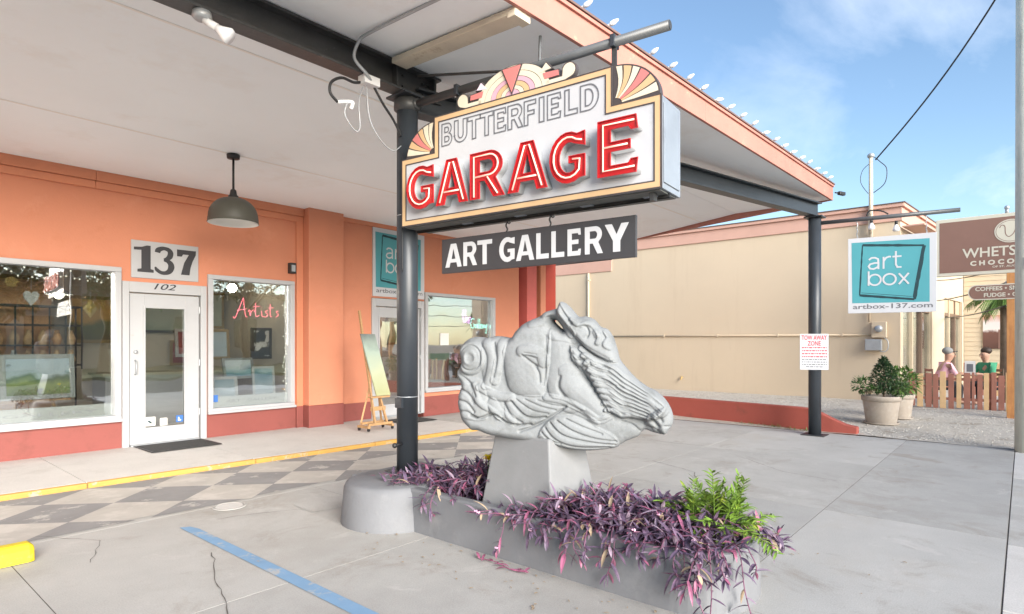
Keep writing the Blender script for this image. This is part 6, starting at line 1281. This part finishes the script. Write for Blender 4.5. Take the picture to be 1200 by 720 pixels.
wd_ = thing('white_display_cube', (8.8, 10.1, .08), 'white display block standing behind the window beside the second door', 'display block'); MB().box(8.55, 9.35, 9.95, 10.5, .08, 1.15).build('block', 'card', wd_, bev=.006)
MB().box(8.53, 9.37, 9.93, 10.52, 1.1505, 1.175).build('top', 'card', wd_, bev=.004)
dk = thing('dark_display_cabinet', (10, 10.3, .08), 'dark cabinet behind the window beside the second door', 'cabinet'); MB().box(9.5, 10.55, 10.1, 10.6, .08, 1.3).build('carcass', 'darkwood', dk, bev=.006)
for x in (9.53, 10.04): MB().box(x, x + .48, 10.085, 10.099, .15, 1.25).build('cabinet_door', 'frame_brown', dk, bev=.004)

# ---------------------------------------------------------------- across the street (mirrored in the windows)
def tree(nm, x, y, h, rad, lab, m, seed):
    t = thing(nm, (x, y, -.02), lab, 'tree', 'trees across the street'); r = random.Random(seed)
    b = MB(); b.tube([(x, y, -.1), (x + .1, y, h*.3), (x, y + .1, h*.6)], [.28, .2, .12], 10)
    for k in range(7):
        a = k * .9; b.tube([(x, y, h*(.32 + .03*k)), (x + rad*.35*math.cos(a), y + rad*.35*math.sin(a), h*(.5+.03*k)), (x + rad*.7*math.cos(a), y + rad*.7*math.sin(a), h*(.62+.03*k))], [.09, .06, .02], 6)
    b.build('trunk', 'bark', t, smooth=True); b = MB()
    for k in range(16):
        a = r.uniform(0, 6.3); q = r.uniform(.2, .8); c = (x + rad*q*math.cos(a), y + rad*q*math.sin(a), h*r.uniform(.5, .92)); foliage(b, c, (rad*.38, rad*.38, h*.13), 150, .34, .09, r, None, .2)
    b.build('crown', m, t)
tree('street_tree', 9.5, -15, 8, 3.6, 'broad green tree across the street, mirrored in the shop windows', 'leaf', 71)
tree('street_tree', 5.2, -14, 6.5, 3.0, 'low spreading tree across the street, mirrored in the left shop window', 'leaf_c', 75)
tree('street_tree', 17.5, -17, 9.5, 4.2, 'taller dark tree across the street, mirrored in the shop windows', 'leaf_c', 72)
tree('street_tree', 27, -15, 8, 3.8, 'round light green tree across the street, mirrored in the shop windows', 'leaf_b', 73)
tree('street_tree', 37, -1.5, 7, 3.2, 'leafy tree beyond the cafe terrace wall', 'leaf_b', 74)
fh = thing('far_house', (13, -24, 0), 'pale stucco house across the street', 'building'); MB().box(2, 24, -30, -24, -.1, 5).build('wall', 'stucco_far', fh); MB().prism([(1.5, -30.5), (24.5, -30.5), (24.5, -23.5), (1.5, -23.5)], 5, 5.25).build('roof', 'cap_dark', fh)
for x in range(4, 23, 4): MB().box(x, x + 1.6, -24.01, -23.97, 1.2, 3.2).build('window', 'car_glass', fh)
def car(x, y, lab):
    t = thing('parked_car', (x, y, -.14), lab, 'car'); g = -.14
    prof = [(-2.1,.35),(-2.15,.62),(-2.0,.88),(-1.45,.98),(-.75,1.38),(.55,1.42),(1.25,1.02),(2.0,.86),(2.18,.62),(2.12,.33)]
    b = MB(); rows = [(-.85, .94), (-.80, 1.0), (.80, 1.0), (.85, .94)]
    for wy, s_ in rows: b.v += [(x + px * (s_ if abs(wy) > .82 else 1), y + wy * (.78 if pz > 1.1 else 1), g + pz * (.985 if abs(wy) > .82 else 1)) for px, pz in prof]
    n = len(prof)
    for k in range(3):
        for q in range(n - 1): b.f.append((n*k+q, n*k+q+1, n*k+n+q+1, n*k+n+q))
    b.f += [tuple(range(n)), tuple(range(4*n-1, 3*n-1, -1))]
    bd = b.build('body', 'car_paint', t, smooth=True, bev=.04)
    for s_ in (-1, 1):
        MB().add([(x-1.25, y + s_*.83, g+1.02), (x+1.1, y + s_*.83, g+1.02), (x+.5, y + s_*.69, g+1.36), (x-.7, y + s_*.69, g+1.34)], [(0,1,2,3)]).build('side_window', 'car_glass', t)
        for wx_ in (-1.35, 1.35):
            w_ = MB().lathe([(.19,-.1),(.32,-.11),(.335,-.06),(.335,.06),(.32,.11),(.19,.1)], (x + wx_, y + s_*.78, g + .335), 24, 'y').build('wheel', 'rubber', t, smooth=True)
            MB().lathe([(.001,.112*s_),(.19,.105*s_),(.2,.08*s_)], (x + wx_, y + s_*.78, g + .335), 20, 'y').build('rim', 'galv', w_, smooth=True)
        MB().box(x + 2.08, x + 2.16, y + s_*.6 - .15, y + s_*.6 + .15, g + .62, g + .74).build('headlight', 'bulb', t)
car(16.5, -3.0, 'silver parked car on the street, mirrored in the shop windows')

# ---------------------------------------------------------------- weeds and fallen leaves
r = random.Random(91)
wt_ = thing('weed_tuft', (11.45, 3.4, 0), 'low green weeds along the foot of the red wall near the post', 'weeds'); b = MB(); b2 = MB()
for k in range(170):
    y = 2.75 + 1.5 * r.random() ** 1.4; x = 11.41 + max(0, y - 2.6) * .15 - abs(r.gauss(0, .05)); leaf(b if r.random() < .65 else b2, (x, y, .002), (r.uniform(-1, .3), r.uniform(-1, 1), r.uniform(.3, 1.4)), r.uniform(.03, .09), .006, (0, 0, 1), .3)
b.build('green_blades', 'leaf_b', wt_)['kind'] = 'stuff'; b2.build('dry_blades', 'deadleaf', wt_)['kind'] = 'stuff'
b = MB()
for k in range(150):
    q = r.random()
    if q < .45: x, y = r.uniform(2.7, 3.2), r.uniform(.9, 4.2)
    elif q < .7: x, y = r.uniform(4.1, 5.2), r.uniform(.6, 4.2)
    else: x, y = r.uniform(-.5, 11.2), r.uniform(.3, 7.2)
    a = r.uniform(0, 6.3); leaf(b, (x, y, .007), (math.cos(a), math.sin(a), .12), r.uniform(.012, .04), r.uniform(.003, .008), (0, 0, 1), .15)
tag(b.build('fallen_leaves', 'deadleaf'), 'dry leaf scraps scattered over the concrete lot', 'leaves', kind='stuff')
